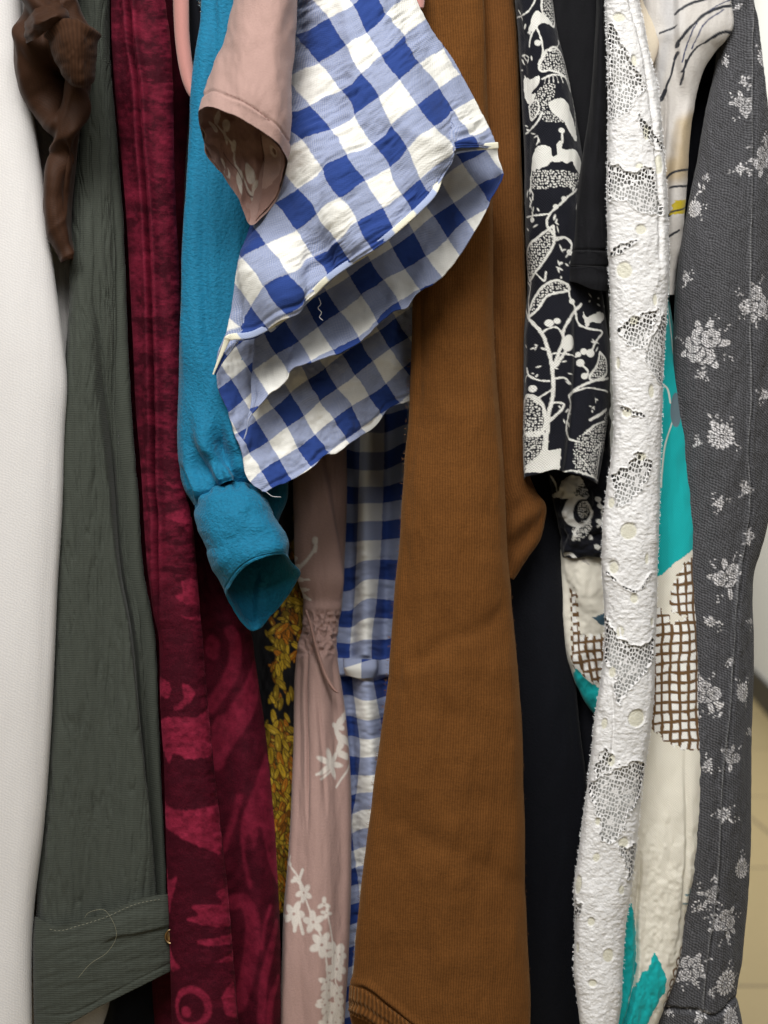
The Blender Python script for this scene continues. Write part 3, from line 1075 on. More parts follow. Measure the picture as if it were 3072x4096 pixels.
# black sequinned top between the pink hanger and the teal sleeve
t = thing('sequin_top', 'black top with a silver beaded edge beside the teal sleeve', 'top', 790, 620, .02)
hang('body', [(-250, 720, 850, .02), (0, 745, 850, .02), (300, 760, 850, .022), (700, 740, 830, .03), (1500, 720, 800, .04), (2100, 760, 880, .05)], M['deepblack'], t, bulge=.012, back=.12, st=8, sv=12)
rg = random.Random(4)
bm_v, bm_f = [], []
for i in range(150):
    py = -20+rg.random()*130
    px = 797+(py+20)*.17+rg.gauss(0, 6)
    c0 = unproj(np.array(px), np.array(py), .0175-rg.random()*.002) - np.array(t.location)
    r = (2.2+rg.random()*1.6)*D/F
    n0 = len(bm_v)
    for k in range(6):
        bm_v.append((c0[0]+r*math.cos(k*pi/3), c0[1]+rg.uniform(-1, 1)*r*.5, c0[2]+r*math.sin(k*pi/3)))
    bm_v.append((c0[0], c0[1]-r*.8, c0[2]))
    for k in range(6):
        bm_f.append((n0+k, n0+(k+1) % 6, n0+6))
me = bpy.data.meshes.new('beading')
me.from_pydata(bm_v, [], bm_f)
me.materials.append(simple('silver_beads', (.75, .78, .76), .15, 1.0, noise=(100, .2)))
o = bpy.data.objects.new('beading', me)
COL.objects.link(o)
o.parent = t

# ------------------------------------------------------------------ 5 teal blouse
t = thing('teal_blouse', 'bright teal crepe blouse with a gathered sleeve and loose open cuff', 'blouse', 1000, 2520, .0)
TCREASE = [(846, 0), (846, 300), (812, 600), (802, 900), (806, 1217), (822, 1400), (860, 1560)]


def d_teal(c):
    d = dx(c, TCREASE)
    h = step(d, 16, .005)*(1-sm(1300, 1600, c.PY)) + groove(d-12, 14, .002)*(1-sm(1200, 1500, c.PY))
    g = sm(1560, 1930, c.PY)
    h = h + g*.0055*np.sin(dx(c, [(740, 1500), (800, 1800), (880, 1960)])/19+.8*vn(c.PX/60, c.PY/80, 4))*sm(-1, -.6, c.S)
    h = h + .004*np.exp(-((c.PX-830)/38)**2-((c.PY-1770)/90)**2) - .006*np.exp(-((c.PX-885)/22)**2-((c.PY-1800)/110)**2)
    return h - .002*sm(.99, 1.0, c.T) + .0016*sm(1780, 1930, c.PY)*np.sin(dx(c, [(740, 1500), (800, 1800), (880, 1960)])/8.5+1.5*vn(c.PX/40, c.PY/120, 14)) + .0022*np.sin(c.PX/60+c.PY/500)+.0008*fbm(c.PX/60, c.PY/200, 71)


hang('sleeve', [(-250, 815, 1000, -.006), (0, 819, 1010, -.008), (133, 816, 1010, -.01), (298, 790, 1015, -.012), (464, 776, 1020, -.014), (663, 762, 1030, -.018), (862, 749, 1040, -.022), (1100, 737, 1040, -.026), (1301, 729, 1040, -.028), (1482, 720, 1030, -.03), (1633, 712, 1025, -.032),
                (1814, 711, 1025, -.032), (1904, 722, 1025, -.03), (1970, 745, 1015, -.034), (2020, 770, 1004, -.034)], M['teal'], t, bulge=.028, back=.06, st=4, sv=4, disp=d_teal,
     slant=[(-1, 5), (-.5, -40), (0, -85), (.6, -95), (1, -60)], sk=4)
rings('cuff', [[(812, 1990, .000), (836, 1940, -.006), (880, 1905, -.009), (940, 1900, -.009), (990, 1915, -.006), (1012, 1950, .000), (1005, 2000, .004), (930, 2015, .008), (850, 2015, .002)],
               [(774, 2030, -.014), (822, 1972, -.026), (882, 1944, -.031), (945, 1938, -.030), (1020, 1946, -.024), (1052, 1992, -.010), (1015, 2030, .004), (930, 2045, .008), (840, 2050, .002)],
               [(780, 2075, -.022), (812, 2020, -.040), (885, 1985, -.046), (960, 1976, -.045), (1040, 1990, -.035), (1084, 2040, -.016), (1050, 2080, .004), (960, 2100, .008), (850, 2110, .002)],
               [(794, 2150, -.026), (815, 2110, -.046), (900, 2080, -.054), (990, 2066, -.052), (1078, 2080, -.042), (1122, 2125, -.020), (1100, 2180, .002), (1010, 2220, .008), (880, 2210, .0)],
               [(836, 2255, -.028), (850, 2215, -.048), (930, 2170, -.056), (1030, 2145, -.055), (1110, 2150, -.045), (1150, 2185, -.022), (1145, 2270, .0), (1050, 2360, .008), (920, 2330, .0)],
               [(880, 2330, -.028), (898, 2285, -.046), (960, 2225, -.055), (1050, 2195, -.055), (1128, 2193, -.046), (1160, 2225, -.024), (1172, 2310, .0), (1080, 2430, .008), (955, 2425, .0)],
               [(912, 2398, -.026), (922, 2342, -.043), (985, 2262, -.053), (1062, 2226, -.054), (1146, 2219, -.044), (1172, 2250, -.026), (1192, 2296, -.002), (1096, 2446, .008), (1010, 2524, -.004)]],
      M['teal'], t, 190, 120, disp=lambda c: .0009*fbm(c.PX/90, c.PY/90, 75)+.0002*fbm(c.PX/30, c.PY/30, 76)-.003*np.exp(-(dx(c, [(1060, 2280), (1046, 2340), (1030, 2500)])/14)**2)*sm(2270, 2340, c.PY)+.0016*np.exp(-((c.T-.2)/.05)**2)*np.sin(c.PX/9)-.0009*np.exp(-((c.T-.945)/.008)**2)-.0009*np.exp(-((c.T-.20)/.008)**2)+.0018*np.sin((c.PX*.6+c.PY*.8)/46+vn(c.PX/80, c.PY/80, 5))*span(c, 2080, 2260, 60), hem=100, hemt=.0016)
hang('body', [(-250, 830, 1000, .03), (700, 800, 1010, .035), (1500, 830, 1120, .04), (1900, 1000, 1152, .03), (2000, 1020, 1148, .03), (2090, 1040, 1112, .034), (2250, 1040, 1085, .04)], M['teal'], t, bulge=.015, back=.1, st=8, sv=10,
     disp=lambda c: .001*fbm(c.PX/40, c.PY/120, 3))

# ------------------------------------------------------------------ 6 black and gold blouse
t = thing('gold_print_blouse', 'black blouse with ornate gold leaf print showing between the velvet and pink dresses', 'blouse', 1130, 4100, .08)


def dye_gold(c):
    p = Pr(c, (.006, .006, .008))
    rg = random.Random(8)
    Yl, Og, Dk = (.75, .48, .03), (.68, .24, .015), (.012, .008, .006)
    spots = [(1195, 2080, 14, 6), (1190, 2200, 22, 14), (1185, 2340, 30, 24), (1170, 2430, 34, 24), (1150, 2500, 36, 26), (1140, 2570, 38, 28), (1125, 2640, 36, 26), (1110, 2720, 24, 12), (1105, 2790, 18, 8), (1165, 2780, 12, 6),
             (1130, 2950, 40, 40), (1110, 3000, 45, 48), (1150, 3060, 42, 40), (1125, 3120, 36, 36), (1150, 3200, 40, 44), (1130, 3280, 42, 46), (1140, 3360, 40, 44), (1130, 3440, 34, 36), (1128, 3530, 26, 24), (1120, 3600, 20, 10)]
    for x, y, s, n in spots:
        for k in range(n):
            a = rg.gauss(pi/2-.25, .55)
            qx, qy = p.pt(x, y)
            qx, qy = qx+rg.gauss(0, s*.75), qy+rg.gauss(0, s*.9)
            l = rg.uniform(12, 36)
            cc = Yl if rg.random() < .62 else Og
            f = rg.uniform(.35, 1.0)*(.6 if y < 2560 else 1)
            p.ell((qx, qy), l+3, l*.36+2.6, a, Dk, raw=True)
            p.ell((qx, qy), l, l*.36, a, tuple(v*f for v in cc), raw=True)
            dx_, dy_ = l*.7*math.cos(a), l*.7*math.sin(a)
            p.line([(qx-dx_, qy-dy_), (qx+dx_*.6, qy+dy_*.6)], 2.0, tuple(v*.25 for v in cc), raw=True)
            p.ell((qx+dx_*.3-dy_*.15, qy+dy_*.3+dx_*.15), l*.3, l*.09, a, (.72, .50, .06), raw=True)
    return p.col


hang('body', [(1700, 1010, 1230, 0.1000), (2000, 1000, 1225, 0.1020), (2300, 950, 1240, 0.1020), (2500, 890, 1240, 0.1020), (2700, 890, 1215, 0.1000), (3000, 910, 1200, 0.0960), (3400, 950, 1180, 0.0920), (3800, 970, 1160, 0.0900), (4300, 980, 1150, 0.0900)], M['gold'], t, bulge=.012, back=.10, st=3, sv=4, dye=dye_gold,
     disp=lambda c: .0018*np.sin(c.PX/17+.6*vn(c.PX/80, c.PY/300, 2)) + .001*fbm(c.PX/30, c.PY/90, 4))

# ------------------------------------------------------------------ 7 dusty pink dress
t = thing('pink_dress', 'dusty pink dress with white blossom branches, smocked waist and rolled sleeve end', 'dress', 1260, 4300, .05)
PK, PW = (.375, .245, .215), (.64, .585, .53)


def blossom(p, x, y, r, n=5, rot=0.0, col=PW, k=1.0):
    qx, qy = p.pt(x, y)
    for i in range(n):
        a = rot+2*pi*i/n
        p.ell((qx+r*.55*math.cos(a), qy+r*.55*math.sin(a)), r*.5, r*.3, a, col, raw=True)
    p.ell((qx, qy), r*.3, r*.3, 0, col, raw=True)
    p.ell((qx, qy), r*.12, r*.12, 0, PK, raw=True)


def dye_pink(c):
    p = Pr(c, PK)
    p.aa0 = 5.0
    e = lambda q: crop(1100, 3096, .6028, q)
    s7 = lambda q: crop(900, 2200, .6028, q)
    p.line(e([(100, 545), (100, 600), (150, 700), (190, 800), (230, 900), (260, 980), (300, 1060), (320, 1150), (340, 1230), (350, 1400)]), 7, PW, wob=1)
    p.line(e([(345, 920), (370, 1030), (390, 1150)]), 5, PW)
    p.line(e([(190, 800), (150, 870), (120, 930)]), 7, PW)
    p.line(e([(430, 1300), (410, 1380), (440, 1440)]), 6, PW)
    for (x, y, r, n, ro) in ((185, 790, 52, 5, .4), (120, 930, 66, 5, .1), (255, 980, 60, 5, .8), (310, 1130, 66, 5, .2), (410, 1190, 62, 5, .5), (440, 1200, 50, 5, .2), (420, 1300, 66, 6, .1), (340, 920, 30, 4, .2), (325, 860, 36, 3, .5),
                             (340, 1380, 44, 4, .5), (360, 1440, 46, 5, .2), (420, 1460, 50, 5, .4), (330, 1530, 48, 4, .1), (430, 1540, 52, 5, .6), (385, 1590, 60, 5, .2), (440, 1620, 50, 5, .3), (350, 1650, 50, 5, .8), (420, 1700, 60, 5, .1), (320, 1490, 34, 3, .7)):
        q = e([(x, y)])[0]
        blossom(p, q[0], q[1], r*.72, n, ro)
    for a, b in (((150, 700), (175, 640)), ((150, 700), (110, 710)), ((160, 730), (120, 690)), ((130, 950), (125, 1040)), ((150, 960), (180, 1060)), ((100, 600), (85, 570)), ((80, 950), (60, 930))):
        p.line(e([a, b]), 15, PW)
    p.line(s7([(800, 1080), (760, 1180), (785, 1270), (770, 1335), (810, 1370)]), 26, PW, wob=3)
    p.line(s7([(735, 1160), (790, 1180)]), 20, PW)
    p.line(s7([(790, 1250), (830, 1300)]), 30, PW)
    q = s7([(705, 1420)])[0]
    for a in (.1, 1.2, 2.4, 3.6, 4.5, 5.4):
        x, y = p.pt(*q)
        p.ell((x+30*math.cos(a), y+30*math.sin(a)), 30, 11, a, PW, raw=True)
    p.line(s7([(690, 1450), (610, 1490)]), 9, PW)
    p.line(s7([(700, 1470), (640, 1520)]), 8, PW)
    p.line(s7([(820, 1430), (750, 1575)]), 8, PW)
    p.line(s7([(610, 0), (575, 60), (530, 125)]), 7, PW)
    p.poly(s7([(490, 60), (540, 170), (590, 200), (530, 212), (500, 190)]), PW)
    p.poly(s7([(520, 245), (585, 258), (550, 285), (582, 335), (530, 318), (515, 290)]), PW)
    p.line(s7([(612, -25), (608, 10)]), 12, PW)
    p.poly(s7([(480, 20), (530, 40), (520, 80), (545, 110), (490, 110)]), PW)
    p.line(crop(1000, 1800, .4522, [(600, 780), (590, 860), (540, 980), (500, 1050)]), 8, PW)
    p.ell(crop(1000, 1800, .4522, [(590, 800)])[0], 9, 16, 0, PW)
    return p.col


def d_pink(c):
    sk = sm(2590, 2680, c.PY)
    h = .0035*sk*np.sin(dx(c, [(1230, 2600), (1235, 3000), (1230, 4300)])/26+.5*vn(c.PX/90, c.PY/500, 6))*(1-.45*sm(3200, 3900, c.PY))
    h = h + groove(dx(c, [(1232, 2600), (1222, 2750), (1228, 2980), (1232, 3300)]), 8, .004)*span(c, 2650, 3250, 150)
    h = h + groove(dx(c, [(1265, 2700), (1285, 2950), (1300, 3200)]), 9, .002)*span(c, 2800, 3200, 120)
    sm_ = span(c, 2450, 2620, 18)
    cell = np.sin(c.PX/7.0+2*vn(c.PX/40, c.PY/40, 3))*np.cos(c.PY/17.0+.9*np.sin(c.PX/13.)+1.4*vn(c.PX/30, c.PY/30, 9))
    h = h + sm_*(.0015*cell+.0012*fbm(c.PX/13, c.PY/13, 5)-.0004)
    h = h + .0018*np.exp(-((c.PY-2432)/22)**2)
    d2 = dx(c, [(1298, 1863), (1312, 1936), (1326, 2026), (1344, 2162), (1357, 2297), (1364, 2440)])
    h = h + step(d2, 8, .008)*(1-sm(2300, 2440, c.PY))
    return h + .0006*fbm(c.PX/40, c.PY/200, 8)


hang('body', [(-250, 1060, 1330, 0.0950), (1000, 1120, 1360, 0.0950), (1600, 1160, 1380, 0.0950), (1913, 1188, 1388, 0.0890), (2071, 1192, 1386, 0.0890), (2207, 1195, 1380, 0.0890), (2343, 1211, 1374, 0.0863), (2447, 1213, 1364, 0.0846), (2523, 1206, 1353, 0.0813), (2591, 1190, 1350, 0.0781), (2680, 1176, 1362, 0.0747), (2803, 1172, 1378, 0.0706),
              (2984, 1169, 1394, 0.0636), (3104, 1165, 1401, 0.0596), (3400, 1155, 1404, 0.0507), (3638, 1137, 1401, 0.0447), (3880, 1127, 1392, 0.0400), (4096, 1118, 1378, 0.0400), (4300, 1112, 1366, 0.0400)], M['pink'], t, bulge=.018, back=.10, st=3, sv=4, dye=dye_pink, disp=d_pink)


def mono(col):
    return lambda c: np.broadcast_to(np.array(col), c.PX.shape+(3,))


rings('tie', [[(x-w, y, yy+.040), (x, y-1, yy+.0375), (x+w, y, yy+.040), (x, y+1, yy+.0415)] for x, y, yy, w in ((1222, 2440, .036, 6), (1240, 2492, .034, 7), (1258, 2565, .031, 8), (1280, 2640, .028, 9), (1302, 2700, .026, 10), (1326, 2745, .024, 10), (1344, 2766, .023, 9), (1351, 2772, .023, 3))],
      M['pink'], t, 30, 90, dye=mono((.36, .215, .18)))


def dye_inner(c):
    p = Pr(c, PK)
    return p.col


# the sleeve: front rim arcs up, the far rim hangs lower, so the printed inside shows
RIMF = [(798, 470, -.092), (812, 436, -.105), (850, 430, -.115), (905, 446, -.122), (968, 474, -.124), (1045, 525, -.12), (1105, 580, -.112), (1140, 628, -.098)]
RIMB = [(1144, 660, -.085), (1120, 752, -.075), (1060, 842, -.066), (1000, 898, -.060), (950, 790, -.06), (890, 700, -.064), (832, 612, -.074)]


def ringp(top, wl, wr, yf, yb, sag=0):
    fr, bkk = [], []
    for k in range(8):
        a = k/7.0
        x = wl+(wr-wl)*(.5-.5*math.cos(a*pi))
        fr.append((x, top+sag*math.sin(a*pi), yf[0]+(yf[1]-yf[0])*math.sin(a*pi)))
    for k in range(7):
        a = (k+.6)/7.2
        x = wr+(wl-wr)*(.5-.5*math.cos(a*pi))
        bkk.append((x, top+sag*math.sin(a*pi), yf[0]+(yb-yf[0])*math.sin(a*pi)))
    return fr+bkk


def d_psl(c):
    d = dyl(c, [(790, 395), (850, 366), (905, 380), (968, 405), (1045, 455), (1110, 515), (1160, 570)])
    return .0012*fbm(c.PX/70, c.PY/160, 81)+groove(d, 7, .0009)+.003*np.exp(-(dx(c, [(1110, 0), (1090, 300), (1085, 500)])/45)**2)


def dye_psl(c):
    p = Pr(c, PK)
    return p.col


rg_s = [ringp(-250, 985, 1205, (-.05, -.09), -.02), ringp(0, 936, 1186, (-.06, -.10), -.03, -10), ringp(140, 896, 1180, (-.07, -.108), -.04, -15), ringp(260, 856, 1174, (-.078, -.114), -.045, -20),
        [(814+a, 378+b, y) for (a, b, y) in ((0, 0, -.088), (30, -25, -.1), (75, -35, -.112), (135, -28, -.12), (195, -8, -.122), (260, 35, -.118), (315, 85, -.11), (346, 130, -.096), (344, 180, -.08), (318, 260, -.07), (260, 330, -.06), (190, 360, -.055), (130, 260, -.055), (70, 170, -.06), (20, 80, -.07))],
        RIMF+RIMB]
rings('sleeve', rg_s, M['pink'], t, 260, 170, dye=dye_psl, disp=d_psl)


def dye_pin(c):
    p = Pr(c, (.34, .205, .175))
    s2 = lambda q: crop(700, 0, .7836, q)
    Wp = (.66, .60, .54)
    for x, y, rx, ry, a in ((190, 645, 40, 22, .3), (220, 600, 18, 50, .35), (262, 640, 22, 32, .2), (300, 745, 16, 26, .2), (255, 860, 40, 28, .5), (330, 915, 22, 40, .4), (375, 885, 34, 30, 0), (400, 975, 16, 40, .2), (330, 960, 20, 20, 0), (255, 700, 10, 34, -.4)):
        p.ell(s2([(x, y)])[0], rx*.78, ry*.78, a, Wp)
    p.line(s2([(215, 640), (260, 700), (300, 760), (310, 850), (360, 930), (400, 1000)]), 10, Wp)
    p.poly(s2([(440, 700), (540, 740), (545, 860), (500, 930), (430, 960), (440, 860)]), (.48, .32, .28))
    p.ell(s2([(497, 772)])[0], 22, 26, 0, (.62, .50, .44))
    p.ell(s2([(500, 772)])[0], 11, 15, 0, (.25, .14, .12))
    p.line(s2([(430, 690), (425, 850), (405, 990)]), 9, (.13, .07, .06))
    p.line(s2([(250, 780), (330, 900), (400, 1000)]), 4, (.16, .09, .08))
    return p.col


# printed inside face of the far half of the sleeve
inner = []
for f in (0.0, .35, .7, .95):
    row = []
    bl = [(800, 480, -.088)] + [RIMB[k] for k in (6, 5, 4, 3)]
    br_ = [(1138, 634, -.096)] + [RIMB[k] for k in (0, 1, 2, 3)]
    tl = [(815, 430, -.08), (880, 420, -.066), (960, 440, -.058), (1040, 500, -.06), (1125, 590, -.085)]
    inner.append(row)
inner = []
bot = [(800, 500, -.088), (832, 608, -.076), (888, 694, -.067), (948, 784, -.063), (999, 892, -.063), (1058, 836, -.069), (1117, 748, -.078), (1141, 655, -.088)]
top_ = [(806, 440, -.085), (850, 425, -.072), (905, 430, -.064), (968, 450, -.060), (1000, 480, -.060), (1050, 520, -.064), (1105, 575, -.074), (1138, 622, -.088)]
for f in np.linspace(0, 1, 5):
    inner.append([tuple((1-f)*a+f*b for a, b in zip(u, v)) for u, v in zip(top_, bot)])
inner = [[(x, y, yy+.004) for x, y, yy in r] for r in inner]
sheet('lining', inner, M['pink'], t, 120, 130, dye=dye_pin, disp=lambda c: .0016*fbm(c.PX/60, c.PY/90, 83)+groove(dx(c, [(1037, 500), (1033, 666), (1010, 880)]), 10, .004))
stitches('stitching', [(x, float(herm([805, 850, 905, 968, 1045, 1105, 1140], [395, 360, 374, 402, 454, 512, 560], np.array([float(x)]))[0])) for x in range(905, 1135, 15)],
         lambda x, y: float(herm([800, 905, 1000, 1090, 1150], [-.098, -.1215, -.1245, -.1155, -.097], np.array([float(x)]))[0])-.0006, M['pinkthread'], t, 1.3, .35)

# ------------------------------------------------------------------ 8 gingham dress
t = thing('gingham_dress', 'blue and cream gingham dress with wide layered flutter sleeve', 'dress', 1450, 4300, .06)


def uv_rot(ax, ay, bx_, by_, ox, oy, p, per):
    """checks: one period = vector a along the hem / vector b across it, through (ox,oy)."""
    det = ax*by_-ay*bx_

    def fn(c):
        x, y = c.PX-ox, c.PY-oy
        i = (x*by_-y*bx_)/det
        j = (-x*ay+y*ax)/det
        wv = .05*vn(c.PX/130, c.PY/130, 4)
        return (i+.5+wv)*per, -(j+.5+.05*vn(c.PX/150, c.PY/110, 5))*per
    return fn


def d_frill(c):
    a = (c.PX*.80-c.PY*.60)     # along the hem
    b = (c.PX*.60+c.PY*.80)     # across it
    h = .0068*np.sin(a/78+1.2*vn(a/300, b/400, 2))*sm(.1, 1, c.T) + .003*np.sin(a/150+b/260)
    puck = fbm(a/110, b/26, 91, 3)*(.55+.45*vn(c.PX/170, c.PY/170, 12))
    h = h + .0016*puck + .0003*fbm(a/60, b/60, 93)
    h = h + .0022*np.exp(-(((c.PX-1690)*.6-(c.PY-560)*.8)/22)**2-(((c.PX-1690)*.8+(c.PY-560)*.6)/80)**2)
    return h


F1 = [
    # top row ... hem, columns from the left silhouette to the right edge
    [(1150, -180, -.020), (1230, -190, -.052), (1330, -200, -.066), (1420, -210, -.066), (1500, -220, -.060), (1570, -230, -.046)],
    [(1160, 100, -.024), (1270, 90, -.058), (1390, 60, -.074), (1510, 30, -.074), (1620, 0, -.064), (1690, -10, -.044)],
    [(1130, 400, -.030), (1230, 380, -.060), (1370, 330, -.082), (1530, 270, -.082), (1690, 220, -.070), (1800, 200, -.044)],
    [(1060, 700, -.034), (1180, 660, -.064), (1360, 590, -.088), (1560, 500, -.090), (1760, 420, -.078), (1890, 370, -.048)],
    [(985, 960, -.036), (1110, 930, -.064), (1330, 830, -.090), (1590, 680, -.096), (1830, 500, -.084), (1945, 470, -.054)],
    [(915, 1225, -.038), (1050, 1160, -.062), (1300, 1030, -.090), (1580, 830, -.100), (1800, 590, -.086), (1975, 535, -.060)],
    [(853, 1499, -.040), (985, 1352, -.060), (1280, 1165, -.088), (1570, 950, -.102), (1775, 690, -.088), (1994, 593, -.064)],
]


def refine_bottom(F, pts):
    return F


# hem traced more finely: the bottom row gets its own columns
hem1 = [(855, 1499), (911, 1376), (932, 1358), (1016, 1347), (1135, 1282), (1222, 1217), (1312, 1127), (1392, 1068), (1497, 1002), (1570, 944), (1680, 846), (1746, 772), (1778, 680), (1803, 630), (1832, 612), (1907, 600), (1994, 592)]
hy = [-.058, -.064, -.068, -.072, -.078, -.076, -.086, -.088, -.094, -.100, -.102, -.096, -.084, -.080, -.082, -.076, -.064]
top1 = [(1150, -180), (1178, -182), (1206, -184), (1232, -186), (1258, -188), (1284, -190), (1310, -192), (1338, -195), (1366, -198), (1394, -200), (1424, -204), (1454, -208), (1482, -212), (1508, -216), (1532, -222), (1554, -226), (1575, -230)]
ty = [-.020, -.034, -.046, -.054, -.060, -.064, -.067, -.068, -.068, -.067, -.066, -.064, -.061, -.057, -.053, -.048, -.042]
left1 = [(1150, -180), (1178, 100), (1150, 400), (1060, 700), (985, 960), (915, 1225), (855, 1499)]
right1 = [(1575, -230), (1700, 75), (1800, 222), (1880, 362), (1940, 470), (1975, 545), (1994, 592)]
G1 = []
nr = 12
lq, rq = cr(np.array(left1, float), np.linspace(0, 6, nr)), cr(np.array(right1, float), np.linspace(0, 6, nr))
nc = len(hem1)
for i in range(nr):
    f = i/(nr-1.0)
    row = []
    for j in range(nc):
        g = j/(nc-1.0)
        # Coons patch between the four traced edges
        c1 = (1-f)*np.array(top1[j], float)+f*np.array(hem1[j], float)
        c2 = (1-g)*lq[i]+g*rq[i]
        c3 = (1-f)*((1-g)*np.array(top1[0])+g*np.array(top1[-1]))+f*((1-g)*np.array(hem1[0])+g*np.array(hem1[-1]))
        ff = f**2.2
        cc_ = (1-ff)*np.array(top1[j], float)+ff*np.array(hem1[j], float)
        q = c1+c2-c3
        row.append((q[0], q[1], (1-f)*ty[j]+f*hy[j] - .016*math.sin(f*pi)*math.sin(min(g*1.15, 1)*pi)))
    G1.append(row)


def uv_f1(c):
    ax, ay, bx_, by_ = 178, -132, 129, 206
    det = ax*by_-ay*bx_
    x, y = c.PX-1508, c.PY-910
    # the columns of checks turn steeper towards the left silhouette
    k = sm(1350, 900, c.PX)
    x = x - .30*k*(c.PY-1150)*.55
    i = (x*by_-y*bx_)/det
    j = (-x*ay+y*ax)/det
    return (i+.5+.05*vn(c.PX/120, c.PY/120, 4)+.012*vn(c.PX/45, c.PY/45, 6))*PG, -(j+.5+.05*vn(c.PX/150, c.PY/110, 5)+.012*vn(c.PX/45, c.PY/45, 7))*PG


def d_f1(c):
    w = d_frill(c)
    hemd = (1-c.T)
    roll = .0009*np.exp(-((hemd-.018)/.007)**2)-.0008*np.exp(-((hemd-.034)/.006)**2)
    return w*(1-.35*sm(.93, 1, c.T))*(1-.7*sm(.88, 1, np.abs(c.S))) + roll


hemcol = None
sheet('sleeve', G1, M['gingham'], t, 300, 330, .0009, disp=d_f1, uvf=uv_f1)

# narrow turned hem along the lower edge of the top layer
hb, hbc = [], np.array(hem1, float)
hq = cr(hbc, np.linspace(0, nc-1, 70))
hyq = cr(np.array(hy)[:, None], np.linspace(0, nc-1, 70))[:, 0]
tn = np.gradient(hq, axis=0)
tn /= np.linalg.norm(tn, axis=1, keepdims=True)
nr_ = np.stack([tn[:, 1], -tn[:, 0]], 1)
M['hem'] = cloth('cream_hem', None, 'plain', 600, .4, .0003, .05, .9, .1, spec=.15, mot=.04).m


def dye_hem(c):
    a = np.cumsum(np.linalg.norm(np.diff(hq, axis=0), axis=1))
    u = uv_f1(c)[0]/PG
    t_ = np.abs(u-np.floor(u)-.5)
    m = np.clip(13-50*t_, 0, 1)[..., None]
    m = m*sm(.06, .14, (c.S+1)/2)[..., None]
    return np.array((.78, .75, .60))*(1-m)+np.array((.34, .40, .58))*m


hrows = []
hw_ = np.clip(np.linspace(0, 9, 70)+.25, 0, 1)
for w_, dyy in ((24, .0005), (21, -.0005), (11, -.0007), (0, -.0005), (-2, .0004), (6, .0010)):
    hrows.append([(hq[i, 0]+nr_[i, 0]*w_*hw_[i], hq[i, 1]+nr_[i, 1]*w_*hw_[i], hyq[i]+dyy) for i in range(len(hq))])
rings('hem', hrows, M['hem'], t, 300, 24, dye=dye_hem, closed=False)

# second layer: inner frill, seen from its shaded side
hem2 = [(985, 1760), (992, 1694), (1005, 1636), (1050, 1576), (1135, 1521), (1164, 1487), (1244, 1463), (1352, 1403), (1425, 1354), (1504, 1296), (1576, 1254), (1634, 1240), (1680, 1172), (1742, 1113), (1883, 956), (1946, 846), (1997, 690)]
hy2 = [-.052, -.053, -.054, -.054, -.054, -.053, -.053, -.052, -.051, -.050, -.050, -.050, -.050, -.050, -.050, -.050, -.052]
top2 = [(1030, 1180), (1062, 1280), (1080, 1330), (1120, 1300), (1170, 1250), (1220, 1200), (1290, 1140), (1350, 1080), (1420, 1020), (1490, 960), (1560, 890), (1620, 820), (1680, 760), (1740, 700), (1800, 600), (1880, 560), (1990, 588)]
G2 = []
for i in range(7):
    f = i/6.0
    G2.append([((1-f)*a[0]+f*b[0], (1-f)*a[1]+f*b[1], (1-f)*(-.030-.010*(k < 5))+f*(y2)+.010*math.sin(f*pi)) for k, (a, b, y2) in enumerate(zip(top2, hem2, hy2))])
sheet('sleeve_layer', G2, M['gingham'], t, 260, 120, .0009, uvf=uv_rot(172, -118, 112, 176, 1120, 1350, 0, PG),
      disp=lambda c: .0028*np.sin((c.PX*.8-c.PY*.6)/70)*c.T+.0013*fbm(c.PX/80, c.PY/80, 95))

# third layer: the far side of the sleeve with the lowest hem
hem3 = [(1063, 1969), (1110, 1946), (1157, 1926), (1251, 1868), (1301, 1820), (1345, 1815), (1396, 1774), (1453, 1738), (1504, 1709), (1562, 1632), (1640, 1604), (1720, 1560)]
top3 = [(905, 1340), (945, 1275), (1000, 1210), (1070, 1180), (1140, 1150), (1210, 1120), (1280, 1090), (1350, 1060), (1420, 1030), (1500, 1000), (1600, 980), (1720, 960)]
lef3 = [(905, 1340), (866, 1500), (925, 1687), (969, 1817), (990, 1915), (1063, 1969)]
l3 = cr(np.array(lef3, float), np.linspace(0, 5, 9))
G3 = []
for i in range(9):
    f = i/8.0
    row = []
    for j, (a, b) in enumerate(zip(top3, hem3)):
        g = j/11.0
        q = (1-f)*np.array(a, float)+f*np.array(b, float)
        lin = (1-f)*np.array(top3[0], float)+f*np.array(hem3[0], float)
        q = q+(l3[i]-lin)*(1-g)**3
        row.append((q[0], q[1], -.038*(1-g)**1.3+.026*g**.8-.012*math.sin(min(1, g*1.3)*pi)*f))
    G3.append(row)
sheet('sleeve_back', G3, M['gingham_small'], t, 240, 240, .0009, uvf=uv_rot(141, -104, 100, 160, 1012, 1745, 0, .0355),
      disp=lambda c: .0022*np.sin((c.PX*.8-c.PY*.6)/48+1.2*vn(c.PX/90, c.PY/90, 3))*sm(.3, 1, c.T)+.0014*fbm(c.PX/60, c.PY/60, 97)
      + .003*np.exp(-((c.PX*.55+c.PY*.83-2200)/14)**2)*0 - .0016*np.exp(-((1-c.T)/.035-1)**2*4))
tubeline('thread', [(1275, 1190, -.066), (1283, 1215, -.067), (1272, 1232, -.067), (1286, 1250, -.067), (1278, 1268, -.066), (1292, 1282, -.066)], .00022, M['whitethread'], t, 5, 8)
tubeline('thread', [(1065, 1968, -.039), (1090, 1985, -.039), (1125, 1988, -.038)], .00018, M['whitethread'], t, 5, 8)


